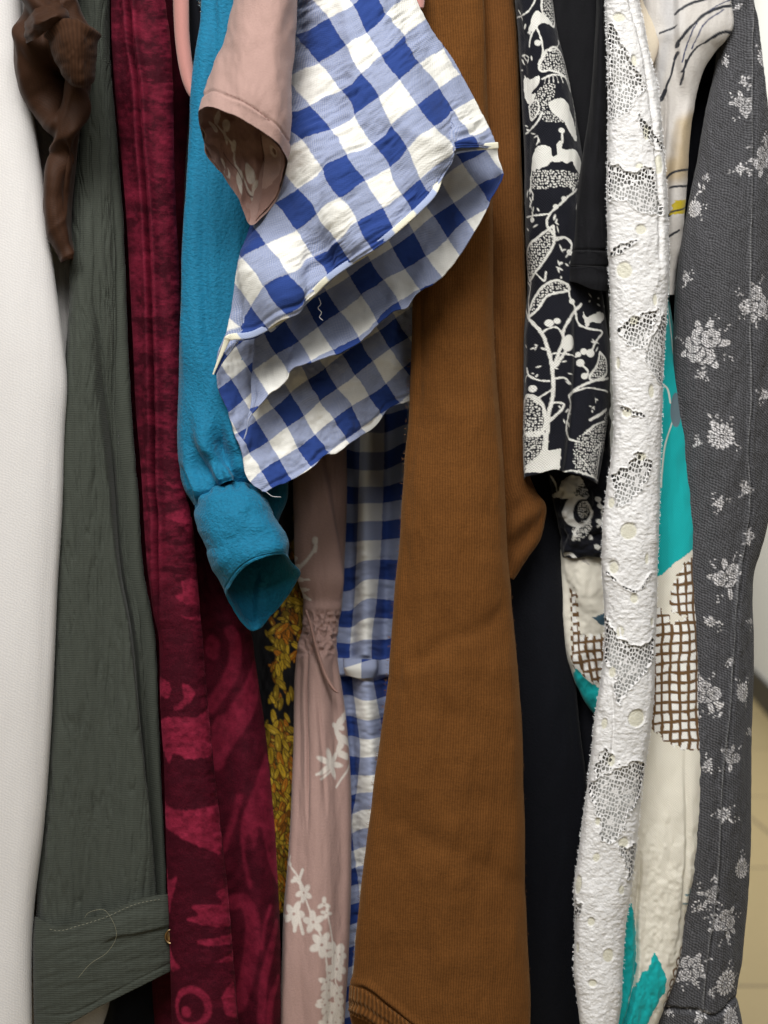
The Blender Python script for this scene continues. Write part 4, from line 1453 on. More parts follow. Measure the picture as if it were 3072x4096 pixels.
def d_gbody(c):
    h = .010*np.sin(dx(c, [(1440, 1800), (1430, 2300), (1425, 2650), (1440, 3000), (1460, 3500), (1440, 4300)])/25+.5*vn(c.PX/100, c.PY/500, 2))
    h = h + .0012*fbm(c.PX/70, c.PY/24, 101)*sm(2100, 2250, c.PY) + .0003*fbm(c.PX/26, c.PY/30, 103)
    b = span(c, 2630, 2705, 6)
    return h*(1-.7*b) + .003*b*(1-sm(1500, 1530, c.PX)) - .0025*np.exp(-((c.PY-2718)/9)**2)


def uv_gb(c):
    dd = dx(c, [(1434, 1800), (1428, 2000), (1420, 2200), (1405, 2400), (1385, 2600), (1390, 2700), (1415, 2850), (1435, 3000), (1415, 3150), (1390, 3300), (1405, 3450), (1425, 3600), (1400, 3800), (1390, 4300)])
    return (dd/225-.239)*.0355*1.18, -(c.PY/152+.18*vn(c.PX/150, c.PY/300, 7)+.1*sm(1450, 1600, c.PX)+.36)*.0355


hang('body', [(-250, 1270, 1890, 0.1150), (1200, 1310, 1900, 0.1150), (1800, 1331, 1890, 0.1070), (2017, 1329, 1880, 0.1050), (2162, 1320, 1870, 0.1030), (2297, 1311, 1860, 0.1010), (2478, 1300, 1850, 0.0960), (2591, 1289, 1830, 0.0921), (2660, 1302, 1820, 0.0890), (2803, 1310, 1810, 0.0866), (2984, 1322, 1790, 0.0836),
              (3104, 1326, 1770, 0.0796), (3400, 1330, 1750, 0.0727), (3600, 1330, 1730, 0.0673), (3940, 1320, 1710, 0.0620), (4300, 1304, 1690, 0.0600)], M['gingham_small'], t, bulge=.012, back=.10, st=5, sv=5, disp=d_gbody, uvf=uv_gb)
rings('waistband', [[(1372, 2640, 0.0880), (1380, 2633, 0.0810), (1440, 2636, 0.0780), (1500, 2638, 0.0800), (1515, 2645, 0.0880)],
                    [(1374, 2672, 0.0860), (1382, 2672, 0.0780), (1440, 2676, 0.0750), (1500, 2676, 0.0770), (1514, 2676, 0.0860)],
                    [(1382, 2700, 0.0880), (1396, 2704, 0.0800), (1440, 2714, 0.0770), (1492, 2710, 0.0790), (1508, 2706, 0.0880)]], M['gingham_small'], t, 70, 30,
      uvf=lambda c: ((c.PX-1480)/140*.0355+.0355*.5, -(c.PY/152+.3+.002*(c.PX-1440))*.0355), closed=False, hem=3)

# ------------------------------------------------------------------ 9 brown sweater
t = thing('brown_sweater', 'caramel brown fine knit sweater with long ribbed sleeve in the middle of the rack', 'sweater', 1750, 4200, .0)


def d_knit(c):
    h = .0028*np.sin(dx(c, [(1800, 0), (1800, 1800), (1760, 4300)])/105+.4+.6*vn(c.PX/300, c.PY/900, 7)) + .0020*fbm(c.PX/150, c.PY/420, 111)+.0006*fbm(c.PX/50, c.PY/120, 112)
    rim = dyl(c, [(1380, 3930), (1401, 3934), (1462, 3952), (1552, 4018), (1642, 4085), (1760, 4180)])
    dg = c.PY+.55*c.PX
    h = h - .0016*np.exp(-((dg-3550-30*vn(c.PX/120, c.PY/120, 3))/40)**2)*span(c, 2300, 2900, 150) - .0014*np.exp(-((c.PY-.5*c.PX-2500)/50)**2) + .0012*np.exp(-((c.PY-.4*c.PX-2050)/60)**2)
    return h + .0022*np.exp(-((rim+8)/16)**2) - .0025*np.exp(-((rim-14)/10)**2)


hang('sleeve', [(-250, 1650, 1922, .012), (0, 1660, 1930, .010), (370, 1680, 1948, .006), (636, 1670, 1964, .002), (918, 1650, 1968, -.004), (1171, 1643, 1972, -.010), (1325, 1640, 1975, -.014), (1506, 1634, 1984, -.018), (1687, 1627, 1998, -.022), (1832, 1614, 2009, -.024), (2013, 1605, 2020, -.026), (2230, 1590, 2031, -.028),
                (2351, 1576, 2042, -.03), (2501, 1563, 2054, -.03), (2682, 1550, 2070, -.032), (2833, 1533, 2080, -.032), (3014, 1508, 2090, -.034), (3164, 1487, 2092, -.034), (3307, 1470, 2096, -.034), (3518, 1446, 2098, -.034), (3729, 1423, 2107, -.034), (3900, 1408, 2116, -.034), (3960, 1396, 2120, -.034), (4060, 1398, 2124, -.034), (4200, 1440, 2122, -.034)],
     M['knit'], t, bulge=.022, back=.06, st=6, sv=6, disp=d_knit, hem=6)
# turned ribbed cuff at the lower left
rib = []
for a, yy in ((0, -.036), (.14, -.0385), (.5, -.038), (.8, -.037), (1, -.034)):
    rib.append([(1396+2*a, 3944+a*118, yy+.014), (1402+2*a, 3940+a*120, yy+.004), (1430, 3950+a*122, yy-.003), (1462, 3960+a*124, yy-.007), (1508, 3994+a*122, yy-.011), (1555, 4028+a*118, yy-.013), (1600, 4062+a*118, yy-.014), (1645, 4096+a*118, yy-.015), (1690, 4130+a*118, yy-.015)])
rings('ribbed_cuff', rib, M['knit_rib'], t, 160, 50, closed=False, disp=lambda c: .0009*np.sin(c.T*2*pi*3.0)*sm(.35, .5, c.T))
M['fuzz'] = simple('brown_wool_fibre', (.16, .07, .02), .9, noise=(200, .2))


def fuzz(name, edge, y, n, lmin, lmax, mat, parent, side, seed, r=.00009):
    """Stray fibres standing off the edge of a piece of cloth, one mesh."""
    rg = np.random.default_rng(seed)
    e = np.array(edge, float)
    ys = rg.uniform(e[0, 0], e[-1, 0], n)
    xs = herm(e[:, 0], e[:, 1], ys)
    V, Fc = [], []
    for x, y_ in zip(xs, ys):
        l = rg.uniform(lmin, lmax)
        a = rg.normal(0, .8)
        q = np.array([[x-side*4, y_], [x+side*l*.5*math.cos(a), y_+l*.5*math.sin(a)], [x+side*l*math.cos(a+.5), y_+l*math.sin(a+rg.normal(0, .8))]])
        P = unproj(q[:, 0], q[:, 1], y+.004-np.array([0, .3, .4])*l*D/F)
        k = len(V)
        for i in range(3):
            for j in range(3):
                b = j*2*pi/3
                rr = r*(1, .9, .4)[i]
                V.append((P[i, 0]+rr*math.cos(b), P[i, 1]+rr*math.sin(b), P[i, 2]+rr*math.sin(b+1)))
        for i in range(2):
            for j in range(3):
                Fc.append((k+i*3+j, k+i*3+(j+1) % 3, k+i*3+3+(j+1) % 3, k+i*3+3+j))
    me = bpy.data.meshes.new(name)
    me.from_pydata((np.array(V)-np.array(parent.location)).tolist(), [], Fc)
    me.materials.append(mat)
    o = bpy.data.objects.new(name, me)
    COL.objects.link(o)
    o.parent = parent
    return o


fuzz('stray_fibres', [(1300, 1640), (1506, 1634), (1832, 1614), (2230, 1590), (2501, 1563), (2833, 1533), (3164, 1487), (3518, 1446), (3900, 1408)], -.008, 200, 3, 11, M['fuzz'], t, -1, 3)
fuzz('stray_fibres', [(1300, 1975), (1506, 1984), (1832, 2009), (2230, 2031), (2501, 2054), (2833, 2080), (3164, 2092), (3518, 2098), (3900, 2116)], -.008, 200, 3, 11, M['fuzz'], t, 1, 5)


def d_kback(c):
    return .0016*np.sin((c.PX+.02*c.PY)/40) + .001*fbm(c.PX/60, c.PY/200, 115) + .0045*np.exp(-((c.PY-c.PX*(-.85)-3935)/26)**2)*sm(1900, 2000, c.PY)*0 + .002*np.sin((c.PY+.9*c.PX)/26)*sm(1960, 2080, c.PY)


hang('second_sleeve', [(-250, 1900, 2046, .028), (0, 1900, 2056, .026), (106, 1905, 2066, .024), (247, 1910, 2073, .022), (494, 1920, 2080, .02), (636, 1925, 2084, .018), (848, 1930, 2094, .016), (1060, 1935, 2101, .014), (1312, 1940, 2106, .012), (1594, 1950, 2104, .010), (1800, 1960, 2110, .010), (1912, 1965, 2124, .010), (1969, 1968, 2150, .010),
                       (2010, 1970, 2180, .010), (2050, 1972, 2188, .010), (2090, 1975, 2183, .010), (2160, 1985, 2160, .012), (2230, 1995, 2112, .012), (2287, 2000, 2072, .014), (2310, 2005, 2050, .014)],
     M['knit_back'], t, bulge=.014, back=.06, st=5, sv=5, disp=d_kback, hem=4)

# ------------------------------------------------------------------ 10 black dress in the gap
t = thing('black_dress', 'plain blue black crepe dress hanging behind the brown sweater sleeve end', 'dress', 2200, 4300, .06)
hang('body', [(-250, 1990, 2330, .07), (1200, 1990, 2330, .065), (1900, 1960, 2240, .05), (2100, 1960, 2254, .046), (2262, 1960, 2266, .046), (2358, 1960, 2279, .046), (2617, 1960, 2298, .046), (2746, 1960, 2308, .046), (2875, 1960, 2318, .046), (3100, 1960, 2345, .046), (3300, 1960, 2356, .046), (4300, 1960, 2390, .046)],
     M['navy'], t, bulge=.016, back=.10, st=6, sv=8, disp=lambda c: .002*np.sin(c.PX/48+.3+.6*vn(c.PX/200, c.PY/700, 5))+.0006*fbm(c.PX/60, c.PY/200, 6))

# ------------------------------------------------------------------ 11 navy and ivory floral blouse
t = thing('floral_blouse', 'navy blouse with ivory vine and flower print, short sleeve beside the brown sweater', 'blouse', 2250, 2250, .04)
NV, IV = (.0070, .0076, .0125), (.66, .65, .61)


def draw_vines(p):
    g = lambda q: crop(2050, 900, .678, q)
    h = lambda q: crop(1900, 0, .7064, q)
    S = .678
    dt = p.dots(10.5, .34)
    dn_ = p.dots(9.5, .33, 3)

    def L(q, w, f=g):
        p.line(f(q), w*S*.76, IV, wob=1.6)

    def B(x, y, r, f=g):
        q = f([(x, y)])[0]
        p.ell(q, r*S, r*S*.9, 0, IV)

    def leaf(q, f=g, tex=None, rim=9):
        p.poly(f(q), IV, tex=tex or dt)
        if rim:
            p.line(f(list(q)+[q[0]]), rim, IV, wob=1)
    # lower sleeve
    leaf([(240, 10), (170, 60), (90, 150), (85, 220), (100, 330), (150, 270), (210, 180), (245, 100)])
    L([(250, 95), (310, 75), (350, 100), (345, 160)], 14)
    B(340, 160, 19)
    L([(80, 330), (105, 360), (100, 440), (120, 540)], 16)
    L([(85, 480), (120, 560), (180, 640), (215, 740), (235, 850), (240, 1000), (215, 1130), (210, 1230), (190, 1330)], 26)
    leaf([(330, 350), (250, 330), (170, 380), (120, 480), (115, 550), (160, 500), (210, 420), (330, 385)])
    L([(150, 290), (190, 330), (200, 280)], 12)
    L([(330, 370), (345, 440), (370, 480), (385, 560), (405, 590)], 14)
    L([(410, 465), (360, 520), (300, 620), (295, 690), (270, 760), (240, 850)], 22)
    B(220, 585, 24)
    B(262, 572, 19)
    B(352, 450, 18)
    L([(180, 650), (210, 620), (260, 610), (290, 650)], 13)
    p.ell(g([(325, 700)])[0], 24, 34, .3, IV)
    L([(320, 730), (290, 780), (255, 835)], 24)
    L([(220, 770), (270, 760), (380, 775)], 12)
    B(392, 762, 17)
    B(425, 745, 21)
    B(465, 755, 27)
    L([(465, 755), (500, 680), (530, 630), (460, 610), (400, 590)], 15)
    p.poly(g([(420, 510), (450, 540), (520, 510), (545, 540), (520, 575), (470, 570), (440, 600)]), IV)
    leaf([(520, 750), (550, 800), (550, 880), (480, 920), (460, 890), (500, 830)])
    B(405, 812, 25)
    L([(410, 820), (450, 860), (440, 890)], 16)
    B(430, 890, 21)
    L([(330, 1010), (390, 960), (480, 920), (560, 905)], 19)
    L([(345, 990), (450, 960), (560, 985)], 12)
    L([(330, 1010), (345, 1060), (330, 1120), (315, 1200), (340, 1260), (400, 1280)], 15)
    L([(110, 850), (120, 890), (170, 920), (220, 925)], 15)
    L([(110, 890), (90, 930)], 12)
    L([(250, 910), (300, 905), (340, 940)], 13)
    B(140, 970, 23)
    L([(160, 1030), (230, 980)], 13)
    L([(245, 1050), (300, 1060), (260, 1120), (215, 1150)], 15)
    L([(290, 1090), (210, 1170)], 20)
    leaf([(80, 1050), (130, 1010), (185, 1060), (200, 1170), (170, 1240), (100, 1230), (70, 1140)], rim=12)
    L([(75, 1050), (120, 1010), (165, 1050)], 30)
    leaf([(75, 1250), (190, 1230), (190, 1330), (110, 1430), (80, 1440)], tex=dn_)
    p.poly(g([(185, 1335), (284, 1322), (278, 1452), (100, 1468), (120, 1420), (165, 1370)]), IV, smooth=False)
    L([(205, 1240), (200, 1340)], 34)
    L([(90, 1370), (160, 1300)], 8)
    leaf([(370, 1290), (440, 1210), (530, 1170), (550, 1100), (545, 1250), (510, 1380), (490, 1510), (450, 1470), (370, 1460)], tex=dn_, rim=0)
    L([(460, 1150), (510, 1120), (550, 1090)], 24)
    L([(430, 1230), (490, 1180), (540, 1160)], 16)
    L([(480, 1330), (520, 1290)], 12)
    L([(210, 1480), (290, 1460), (360, 1450), (430, 1470), (500, 1510)], 12)
    L([(520, 1290), (500, 1420), (490, 1520)], 12)
    L([(560, 1110), (575, 1220), (540, 1330)], 18)
    # upper sleeve
    rgv = random.Random(5)
    for (x, y, n) in ((300, 180, 5), (270, 330, 6), (260, 400, 5), (300, 720, 4), (330, 800, 4), (545, 600, 4), (300, 1120, 6), (560, 1120, 4), (460, 1260, 4), (330, 1180, 4), (290, 1300, 5), (500, 1420, 5)):
        for k in range(n):
            qx, qy = h([(x+rgv.gauss(0, 22), y+rgv.gauss(0, 28))])[0]
            p.ell((qx, qy), rgv.uniform(7, 15), rgv.uniform(2.5, 5), rgv.uniform(0, 3), IV)
    for (x, y, n) in ((120, 300, 5), (300, 250, 6), (500, 480, 5), (160, 720, 5), (500, 700, 5), (300, 1130, 5), (470, 1060, 6), (130, 860, 4), (330, 880, 4), (420, 1380, 4)):
        for k in range(n):
            qx, qy = g([(x+rgv.gauss(0, 26), y+rgv.gauss(0, 34))])[0]
            p.ell((qx, qy), rgv.uniform(5, 12), rgv.uniform(2, 4.5), rgv.uniform(0, 3), IV)
    p.poly(h([(345, 55), (400, 85), (440, 140), (380, 130), (330, 175), (305, 150)]), IV)
    L([(225, 110), (270, 80), (330, 20), (350, -40)], 12, h)
    L([(240, 60), (260, 110)], 10, h)
    leaf([(390, -40), (440, -40), (448, 145), (410, 110), (380, 40)], h)
    L([(335, 160), (310, 210), (300, 260)], 16, h)
    L([(350, 150), (375, 220), (385, 300), (360, 360)], 15, h)
    B(355, 240, 20, h)
    B(470, 240, 16, h)
    L([(470, 240), (450, 280), (420, 290)], 10, h)
    leaf([(405, 285), (455, 275), (510, 380), (540, 520), (500, 440), (430, 400), (380, 400), (365, 370)], h)
    L([(515, 330), (535, 430), (575, 760)], 12, h)
    L([(380, 445), (440, 425), (500, 440), (535, 480)], 15, h)
    for k in range(6):
        L([(400+k*20, 435), (395+k*24, 470)], 8, h)
    p.poly(h([(265, 450), (320, 440), (365, 425), (355, 480), (310, 520), (340, 530), (300, 590), (275, 560)]), IV)
    leaf([(370, 490), (450, 480), (440, 560), (380, 640), (300, 680), (320, 600)], h, dn_, 0)
    leaf([(290, 600), (340, 560), (360, 620), (310, 680)], h, dn_, 6)
    p.poly(h([(420, 580), (500, 565), (560, 690), (580, 795), (545, 770), (500, 690), (440, 640)]), IV)
    leaf([(380, 640), (480, 620), (500, 690), (400, 690)], h, dn_, 0)
    L([(380, 640), (350, 690), (300, 735), (285, 735)], 14, h)
    p.poly(h([(342, 840), (390, 818), (430, 850), (440, 892), (460, 870), (465, 810), (490, 800), (500, 850), (565, 850), (605, 925), (595, 985), (545, 935), (450, 918), (400, 945), (318, 965), (318, 900)]), IV)
    B(488, 742, 19, h)
    L([(488, 742), (490, 810)], 13, h)
    for k in range(3):
        p.poly(h([(420+k*50, 925), (450+k*50, 920), (440+k*54, 965), (410+k*54, 968)]), NV)
    leaf([(330, 965), (590, 985), (585, 1050), (480, 1065), (320, 1065)], h, dt, 0)
    L([(315, 960), (312, 1060), (330, 1110), (310, 1170)], 12, h)
    L([(580, 1070), (520, 1120), (470, 1170), (420, 1220), (410, 1280), (440, 1330)], 16, h)
    L([(290, 1230), (350, 1220), (415, 1215)], 13, h)
    B(325, 1245, 18, h)
    B(500, 1130, 16, h)
    B(455, 1175, 16, h)
    L([(460, 1350), (510, 1345), (550, 1380)], 12, h)


def dye_vine(c):
    p = Pr(c, NV)
    draw_vines(p)
    return p.col


def d_flo(c):
    d = dx(c, [(2290, 1200), (2292, 1500), (2270, 1750), (2250, 1890)])
    h = step(d, 10, .004)*sm(1150, 1350, c.PY)+groove(d-10, 12, .002)*sm(1150, 1350, c.PY)
    return h+.0016*np.sin(c.PX/50+c.PY/600)+.0010*fbm(c.PX/60, c.PY/160, 121)


hang('sleeve', [(-250, 2048, 2196, .006), (0, 2057, 2212, .004), (106, 2067, 2226, .003), (233, 2074, 2254, .002), (353, 2081, 2282, .0), (494, 2088, 2310, -.002), (622, 2094, 2330, -.003), (800, 2097, 2345, -.004), (989, 2104, 2370, -.004), (1144, 2110, 2405, -.004), (1347, 2102, 2432, -.004), (1524, 2100, 2438, -.004), (1665, 2100, 2430, -.004), (1806, 2100, 2412, -.004), (1925, 2102, 2390, -.004)],
     M['navyprint'], t, bulge=.02, back=.05, st=3, sv=3, dye=dye_vine, disp=d_flo, slant=[(-1, -8), (-.6, -28), (-.1, -45), (.0, -40), (.6, -20), (1, 12)], hem=60)


def dye_vine2(c):
    p = Pr(c, NV)
    g = lambda q: crop(2050, 900, .678, q)
    p.line(g([(215, 1480), (250, 1560), (260, 1590)]), 8, IV)
    p.poly(g([(300, 1500), (380, 1480), (440, 1540), (450, 1600), (380, 1620), (230, 1600), (270, 1570)]), IV)
    p.poly(g([(370, 1550), (440, 1520), (450, 1600), (380, 1600)]), NV, tex=p.dots(9, .4))
    p.ell(g([(375, 1690)])[0], 50, 62, .3, IV)
    p.ell(g([(410, 1690)])[0], 34, 50, .3, NV)
    p.ell(g([(425, 1680)])[0], 26, 36, .3, IV, tex=p.dots(9, .4))
    p.poly(g([(360, 1780), (460, 1740), (470, 1800), (380, 1860)]), IV, tex=p.dots(9, .42))
    p.line(g([(440, 1640), (480, 1700), (440, 1760), (380, 1790), (360, 1850)]), 10, IV)
    p.line(g([(300, 1950), (340, 1940), (380, 1990), (330, 2080)]), 14, IV)
    for x, y in ((520, 1620), (530, 1660), (510, 1750), (470, 1850), (500, 1900)):
        p.ell(g([(x, y)])[0], 12, 10, 0, IV)
    p.line(g([(520, 1620), (540, 1700), (500, 1780)]), 8, IV)
    return p.col


hang('body', [(-250, 2170, 2420, .04), (1700, 2180, 2440, .034), (1900, 2190, 2440, .032), (2050, 2220, 2440, .034), (2150, 2236, 2440, .036), (2230, 2246, 2440, .04)], M['navyprint'], t, bulge=.014, back=.06, st=4, sv=4, dye=dye_vine2,
     disp=lambda c: .003*fbm(c.PX/50, c.PY/50, 123)+.002*np.sin(c.PX/24), hem=4)

# ------------------------------------------------------------------ 12 black top with a hemmed short sleeve
t = thing('black_shirt', 'plain black shirt with a stitched short sleeve hem beside the white lace', 'shirt', 2350, 1150, .0)
hang('sleeve', [(-250, 2392, 2428, -.002), (0, 2386, 2430, -.004), (212, 2376, 2432, -.006), (424, 2358, 2436, -.008), (600, 2334, 2437, -.010), (706, 2318, 2438, -.012), (812, 2307, 2440, -.012), (989, 2292, 2441, -.014), (1102, 2272, 2442, -.014), (1162, 2276, 2442, -.014)], M['black'], t, bulge=.018, back=.035, st=4, sv=4, q=2.0,
     slant=[(-1, -40), (-.6, -30), (0, -6), (1, 8)], sk=8, disp=lambda c: .0010*fbm(c.PX/40, c.PY/200, 131)-.001*np.exp(-((c.PY-1066)/5)**2)-.0012*np.exp(-((c.PY-1000)/5)**2)+.0016*np.exp(-((c.PY-1130)/30)**2), hem=60)
hang('body', [(-250, 2160, 2420, .022), (0, 2180, 2430, .02), (300, 2210, 2430, .02), (600, 2240, 2430, .02), (1000, 2240, 2430, .02), (1200, 2230, 2435, .022), (1500, 2230, 2440, .028)], M['black'], t, bulge=.014, back=.08, st=6, sv=8, disp=lambda c: .002*np.sin(c.PX/34+.5*vn(c.PX/90, c.PY/400, 4))+.0008*fbm(c.PX/40, c.PY/200, 7))
stitches('stitching', [(x, 1002+.04*(x-2292)) for x in range(2296, 2436, 9)], lambda x, y: -.0146+.010*abs((x-2367)/75)**4, M['darkthread'], t, 1.3, .35)
stitches('stitching', [(x, 1062+.05*(x-2292)) for x in range(2286, 2436, 9)], lambda x, y: -.0150+.010*abs((x-2362)/80)**4, M['darkthread'], t, 1.3, .35)

# ------------------------------------------------------------------ 13 white lace top
t = thing('lace_top', 'white corded lace top with see-through net and pale dots', 'top', 2400, 4300, .0)
LROWS = [(-250, 2414, 2545, -.022), (0, 2419, 2557, -.024), (106, 2423, 2578, -.024), (247, 2428, 2606, -.026), (330, 2431, 2630, -.026), (459, 2432, 2642, -.028), (600, 2430, 2656, -.028), (777, 2427, 2667, -.03), (918, 2430, 2674, -.03), (1060, 2434, 2677, -.03), (1241, 2443, 2668, -.03), (1383, 2445, 2658, -.03), (1524, 2451, 2651, -.03), (1665, 2457, 2648, -.03), (1842, 2444, 2642, -.03), (1948, 2427, 2639, -.03),
         (2089, 2411, 2636, -.032), (2262, 2408, 2630, -.032), (2455, 2418, 2625, -.032), (2617, 2414, 2620, -.032), (2746, 2400, 2616, -.032), (2843, 2382, 2610, -.032), (3005, 2366, 2590, -.032), (3134, 2350, 2572, -.032), (3277, 2331, 2556, -.032), (3428, 2312, 2541, -.032), (3548, 2297, 2528, -.032), (3699, 2301, 2504, -.032), (3880, 2295, 2491, -.032), (4030, 2313, 2483, -.032), (4300, 2350, 2430, -.032)]
c3 = lambda q: crop(1900, 0, .7064, q)
c5 = lambda q: crop(1900, 1100, .7064, q)
c8 = lambda q: crop(2000, 2100, .6462, q)
c1 = lambda q: crop(2072, 3096, .6028, q)
NETS = [c3([(768, 160), (800, 180), (870, 330), (950, 470), (960, 520), (900, 560), (870, 640), (760, 660), (765, 400)]),
        c3([(760, 935), (830, 950), (880, 975), (1000, 950), (1010, 1050), (1065, 1200), (940, 1200), (850, 1140), (760, 1120)]),
        c3([(920, 640), (970, 700), (1060, 830), (1040, 850), (980, 800), (930, 720)]), c3([(780, 1420), (860, 1370), (920, 1370), (800, 1440)]),
        c5([(820, 300), (930, 230), (1040, 190), (1010, 280), (960, 400), (880, 410)]), c5([(1070, 230), (1065, 600), (1030, 610), (960, 450), (1020, 320)]), c5([(830, 745), (930, 770), (950, 810), (900, 790), (840, 770)]),
        c5([(790, 1130), (880, 1070), (910, 1000), (990, 1050), (960, 1180), (890, 1270), (810, 1300)]),
        c8([(655, 560), (700, 640), (750, 700), (850, 750), (945, 700), (935, 830), (860, 950), (800, 1020), (730, 1110), (715, 980), (720, 900), (655, 830)]),
        c8([(650, 1370), (700, 1480), (640, 1530), (590, 1560), (610, 1460)]), c1([(480, 60), (600, 0), (700, -60), (830, -70), (810, 120), (740, 250), (700, 350), (650, 440), (560, 440), (545, 330), (500, 180)]),
        c1([(385, 840), (425, 880), (415, 940), (385, 950)]), c1([(680, 490), (785, 470), (770, 600), (735, 710), (720, 620), (690, 530)])]
LDOTS = [c3([(815, 100)])+[24, 18], c3([(900, 345)])+[11, 22], c3([(970, 750)])+[13, 29], c3([(1045, 930)])+[18, 38], c3([(930, 940)])+[14, 11], c3([(940, 1300)])+[21, 19], c3([(845, 1530)])+[31, 32],
         c5([(900, 260)])+[18, 18], c5([(1020, 140)])+[9, 22], c5([(860, 780)])+[19, 16], c5([(1000, 660)])+[12, 25], c5([(945, 1030)])+[18, 14], c5([(770, 1290)])+[14, 20], c5([(870, 1450)])+[32, 32], c5([(785, 1650)])+[20, 22], c5([(810, 500)])+[8, 22],
         c8([(705, 265)])+[18, 22], c8([(830, 455)])+[15, 18], c8([(745, 660)])+[14, 20], c8([(695, 910)])+[14, 21], c8([(845, 1195)])+[34, 34], c8([(645, 1230)])+[13, 20], c8([(690, 1460)])+[13, 22], c8([(910, 210)])+[8, 20], c8([(940, 600)])+[7, 17],
         c1([(530, 315)])+[10, 14], c1([(700, 455)])+[22, 19], c1([(520, 555)])+[14, 16], c1([(400, 735)])+[17, 36], c1([(690, 770)])+[14, 17], c1([(485, 980)])+[14, 16], c1([(600, 1205)])+[22, 26], c1([(395, 1155)])+[8, 18], c1([(495, 1388)])+[16, 13]]


def net_mask(c):
    p = Pr(c, (0, 0, 0))
    for q in NETS:
        p.poly(q, (1, 1, 1), wob=10)
    p.line(c8([(670, 290), (760, 380), (850, 405), (930, 300)]), 7, (1, 1, 1), wob=3)
    c.netm = p.col[..., 0]
    m = np.where(c.front[None, :], c.netm, 0)
    return m


def dye_lace(c):
    p = Pr(c, (.70, .69, .685))
    for (q, rx, ry) in LDOTS:
        p.ell(q, rx+4, ry+4, 0, (.66, .65, .63))
        p.ell(q, rx, ry, 0, (.645, .625, .52))
    p.line(c8([(740, 640), (760, 800), (745, 860)]), 8, (.84, .83, .83))
    return p.col


def d_lace(c):
    m = net_mask(c)
    for k in range(2):
        m = (m + np.roll(m, 1, 0)+np.roll(m, -1, 0)+np.roll(m, 1, 1)+np.roll(m, -1, 1))/5
    h = .0003*fbm(c.PX/15, c.PY/10, 141, 3) + .00012*vn(c.PX/5, c.PY/5, 144) + .0008*fbm(c.PX/70, c.PY/120, 143)
    h = h*(1-.85*m) + .0006*(1-m) + .0022*np.clip(m*(1-m)*4, 0, 1)*.5
    pr = Pr(c, (0, 0, 0))
    for (q, rx, ry) in LDOTS:
        pr.ell(q, rx+2, ry+2, 0, (1, 1, 1))
    h = h*(1-.7*pr.col[..., 0])-.0005*pr.col[..., 0]
    d = dx(c, [(2520, 0), (2590, 300), (2625, 600), (2640, 900), (2640, 1100)])
    return h + groove(d, 8, .002)*(1-sm(900, 1200, c.PY)) + groove(dx(c, [(2440, 2700), (2455, 2900), (2440, 3100)]), 6, .0018)*span(c, 2750, 3050, 60)


hang('front_panel', LROWS, M['lace'], t, bulge=.014, back=.05, st=2.6, sv=3, disp=d_lace, dye=dye_lace, attrs={'net': net_mask})
M['lacefibre'] = simple('white_lace_fibre', (.82, .82, .83), .6, noise=(200, .05))
fuzz('stray_fibres', [(r[0], r[1]) for r in LROWS[1:-1]], -.022, 700, 3, 9, M['lacefibre'], t, -1, 7, .00016)
fuzz('stray_fibres', [(r[0], r[2]) for r in LROWS[1:-1]], -.022, 700, 3, 9, M['lacefibre'], t, 1, 8, .00016)
hang('lining', [(r[0], r[1]+16, r[2]-16, r[3]+.010) for r in LROWS], M['lining'], t, bulge=.010, back=.03, st=10, sv=10, disp=lambda c: .0015*fbm(c.PX/30, c.PY/60, 9))

# ------------------------------------------------------------------ 14 pale blouse with black brush lines
t = thing('line_print_blouse', 'pale grey satin blouse with black brush lines and a small yellow stripe', 'blouse', 2690, 1150, .02)
c6 = lambda q: crop(2560, 0, .452, q)


def dye_lines(c):
    p = Pr(c, (.56, .53, .50))
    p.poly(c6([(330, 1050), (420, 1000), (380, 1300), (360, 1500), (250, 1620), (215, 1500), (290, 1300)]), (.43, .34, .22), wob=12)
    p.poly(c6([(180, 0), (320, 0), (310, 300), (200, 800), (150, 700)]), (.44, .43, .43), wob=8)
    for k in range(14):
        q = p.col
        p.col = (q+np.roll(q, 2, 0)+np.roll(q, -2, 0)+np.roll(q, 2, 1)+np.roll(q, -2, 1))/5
    K = (.012, .014, .022)
    N2 = (.03, .04, .10)
    for q, w, k in (([(310, 135), (420, 70), (560, 25), (700, 0), (810, 45)], 7, K), ([(320, 420), (340, 350), (430, 270), (520, 180), (600, 130), (700, 95), (810, 80)], 8, K), ([(580, 130), (650, 80), (760, 8)], 3.5, N2),
                    ([(350, 560), (380, 450), (430, 320), (480, 240)], 3.5, N2), ([(430, 440), (480, 330), (560, 220), (690, 120)], 3.5, N2), ([(350, 640), (400, 520), (480, 410), (580, 330), (680, 285), (742, 275)], 5.5, K),
                    ([(180, 292), (312, 245)], 6.5, K), ([(160, 920), (220, 830), (235, 760), (280, 650), (322, 470)], 6, K), ([(190, 880), (225, 800)], 11, K), ([(305, 520), (322, 480)], 8, K), ([(345, 755), (365, 600), (375, 540)], 3.5, K),
                    ([(222, 1595), (290, 1530), (365, 1470)], 6, K), ([(258, 1672), (350, 1622)], 6, K), ([(238, 1965), (265, 1880)], 5, K), ([(250, 2110), (300, 2050)], 5, K)):
        p.line(c6(q), w*1.45, k, wob=1)
    p.poly(c6([(268, 1790), (335, 1745), (328, 1885), (255, 1915)]), (.50, .38, .012), smooth=False)
    p.line(c6([(262, 1890), (325, 1815)]), 7, K)
    return p.col


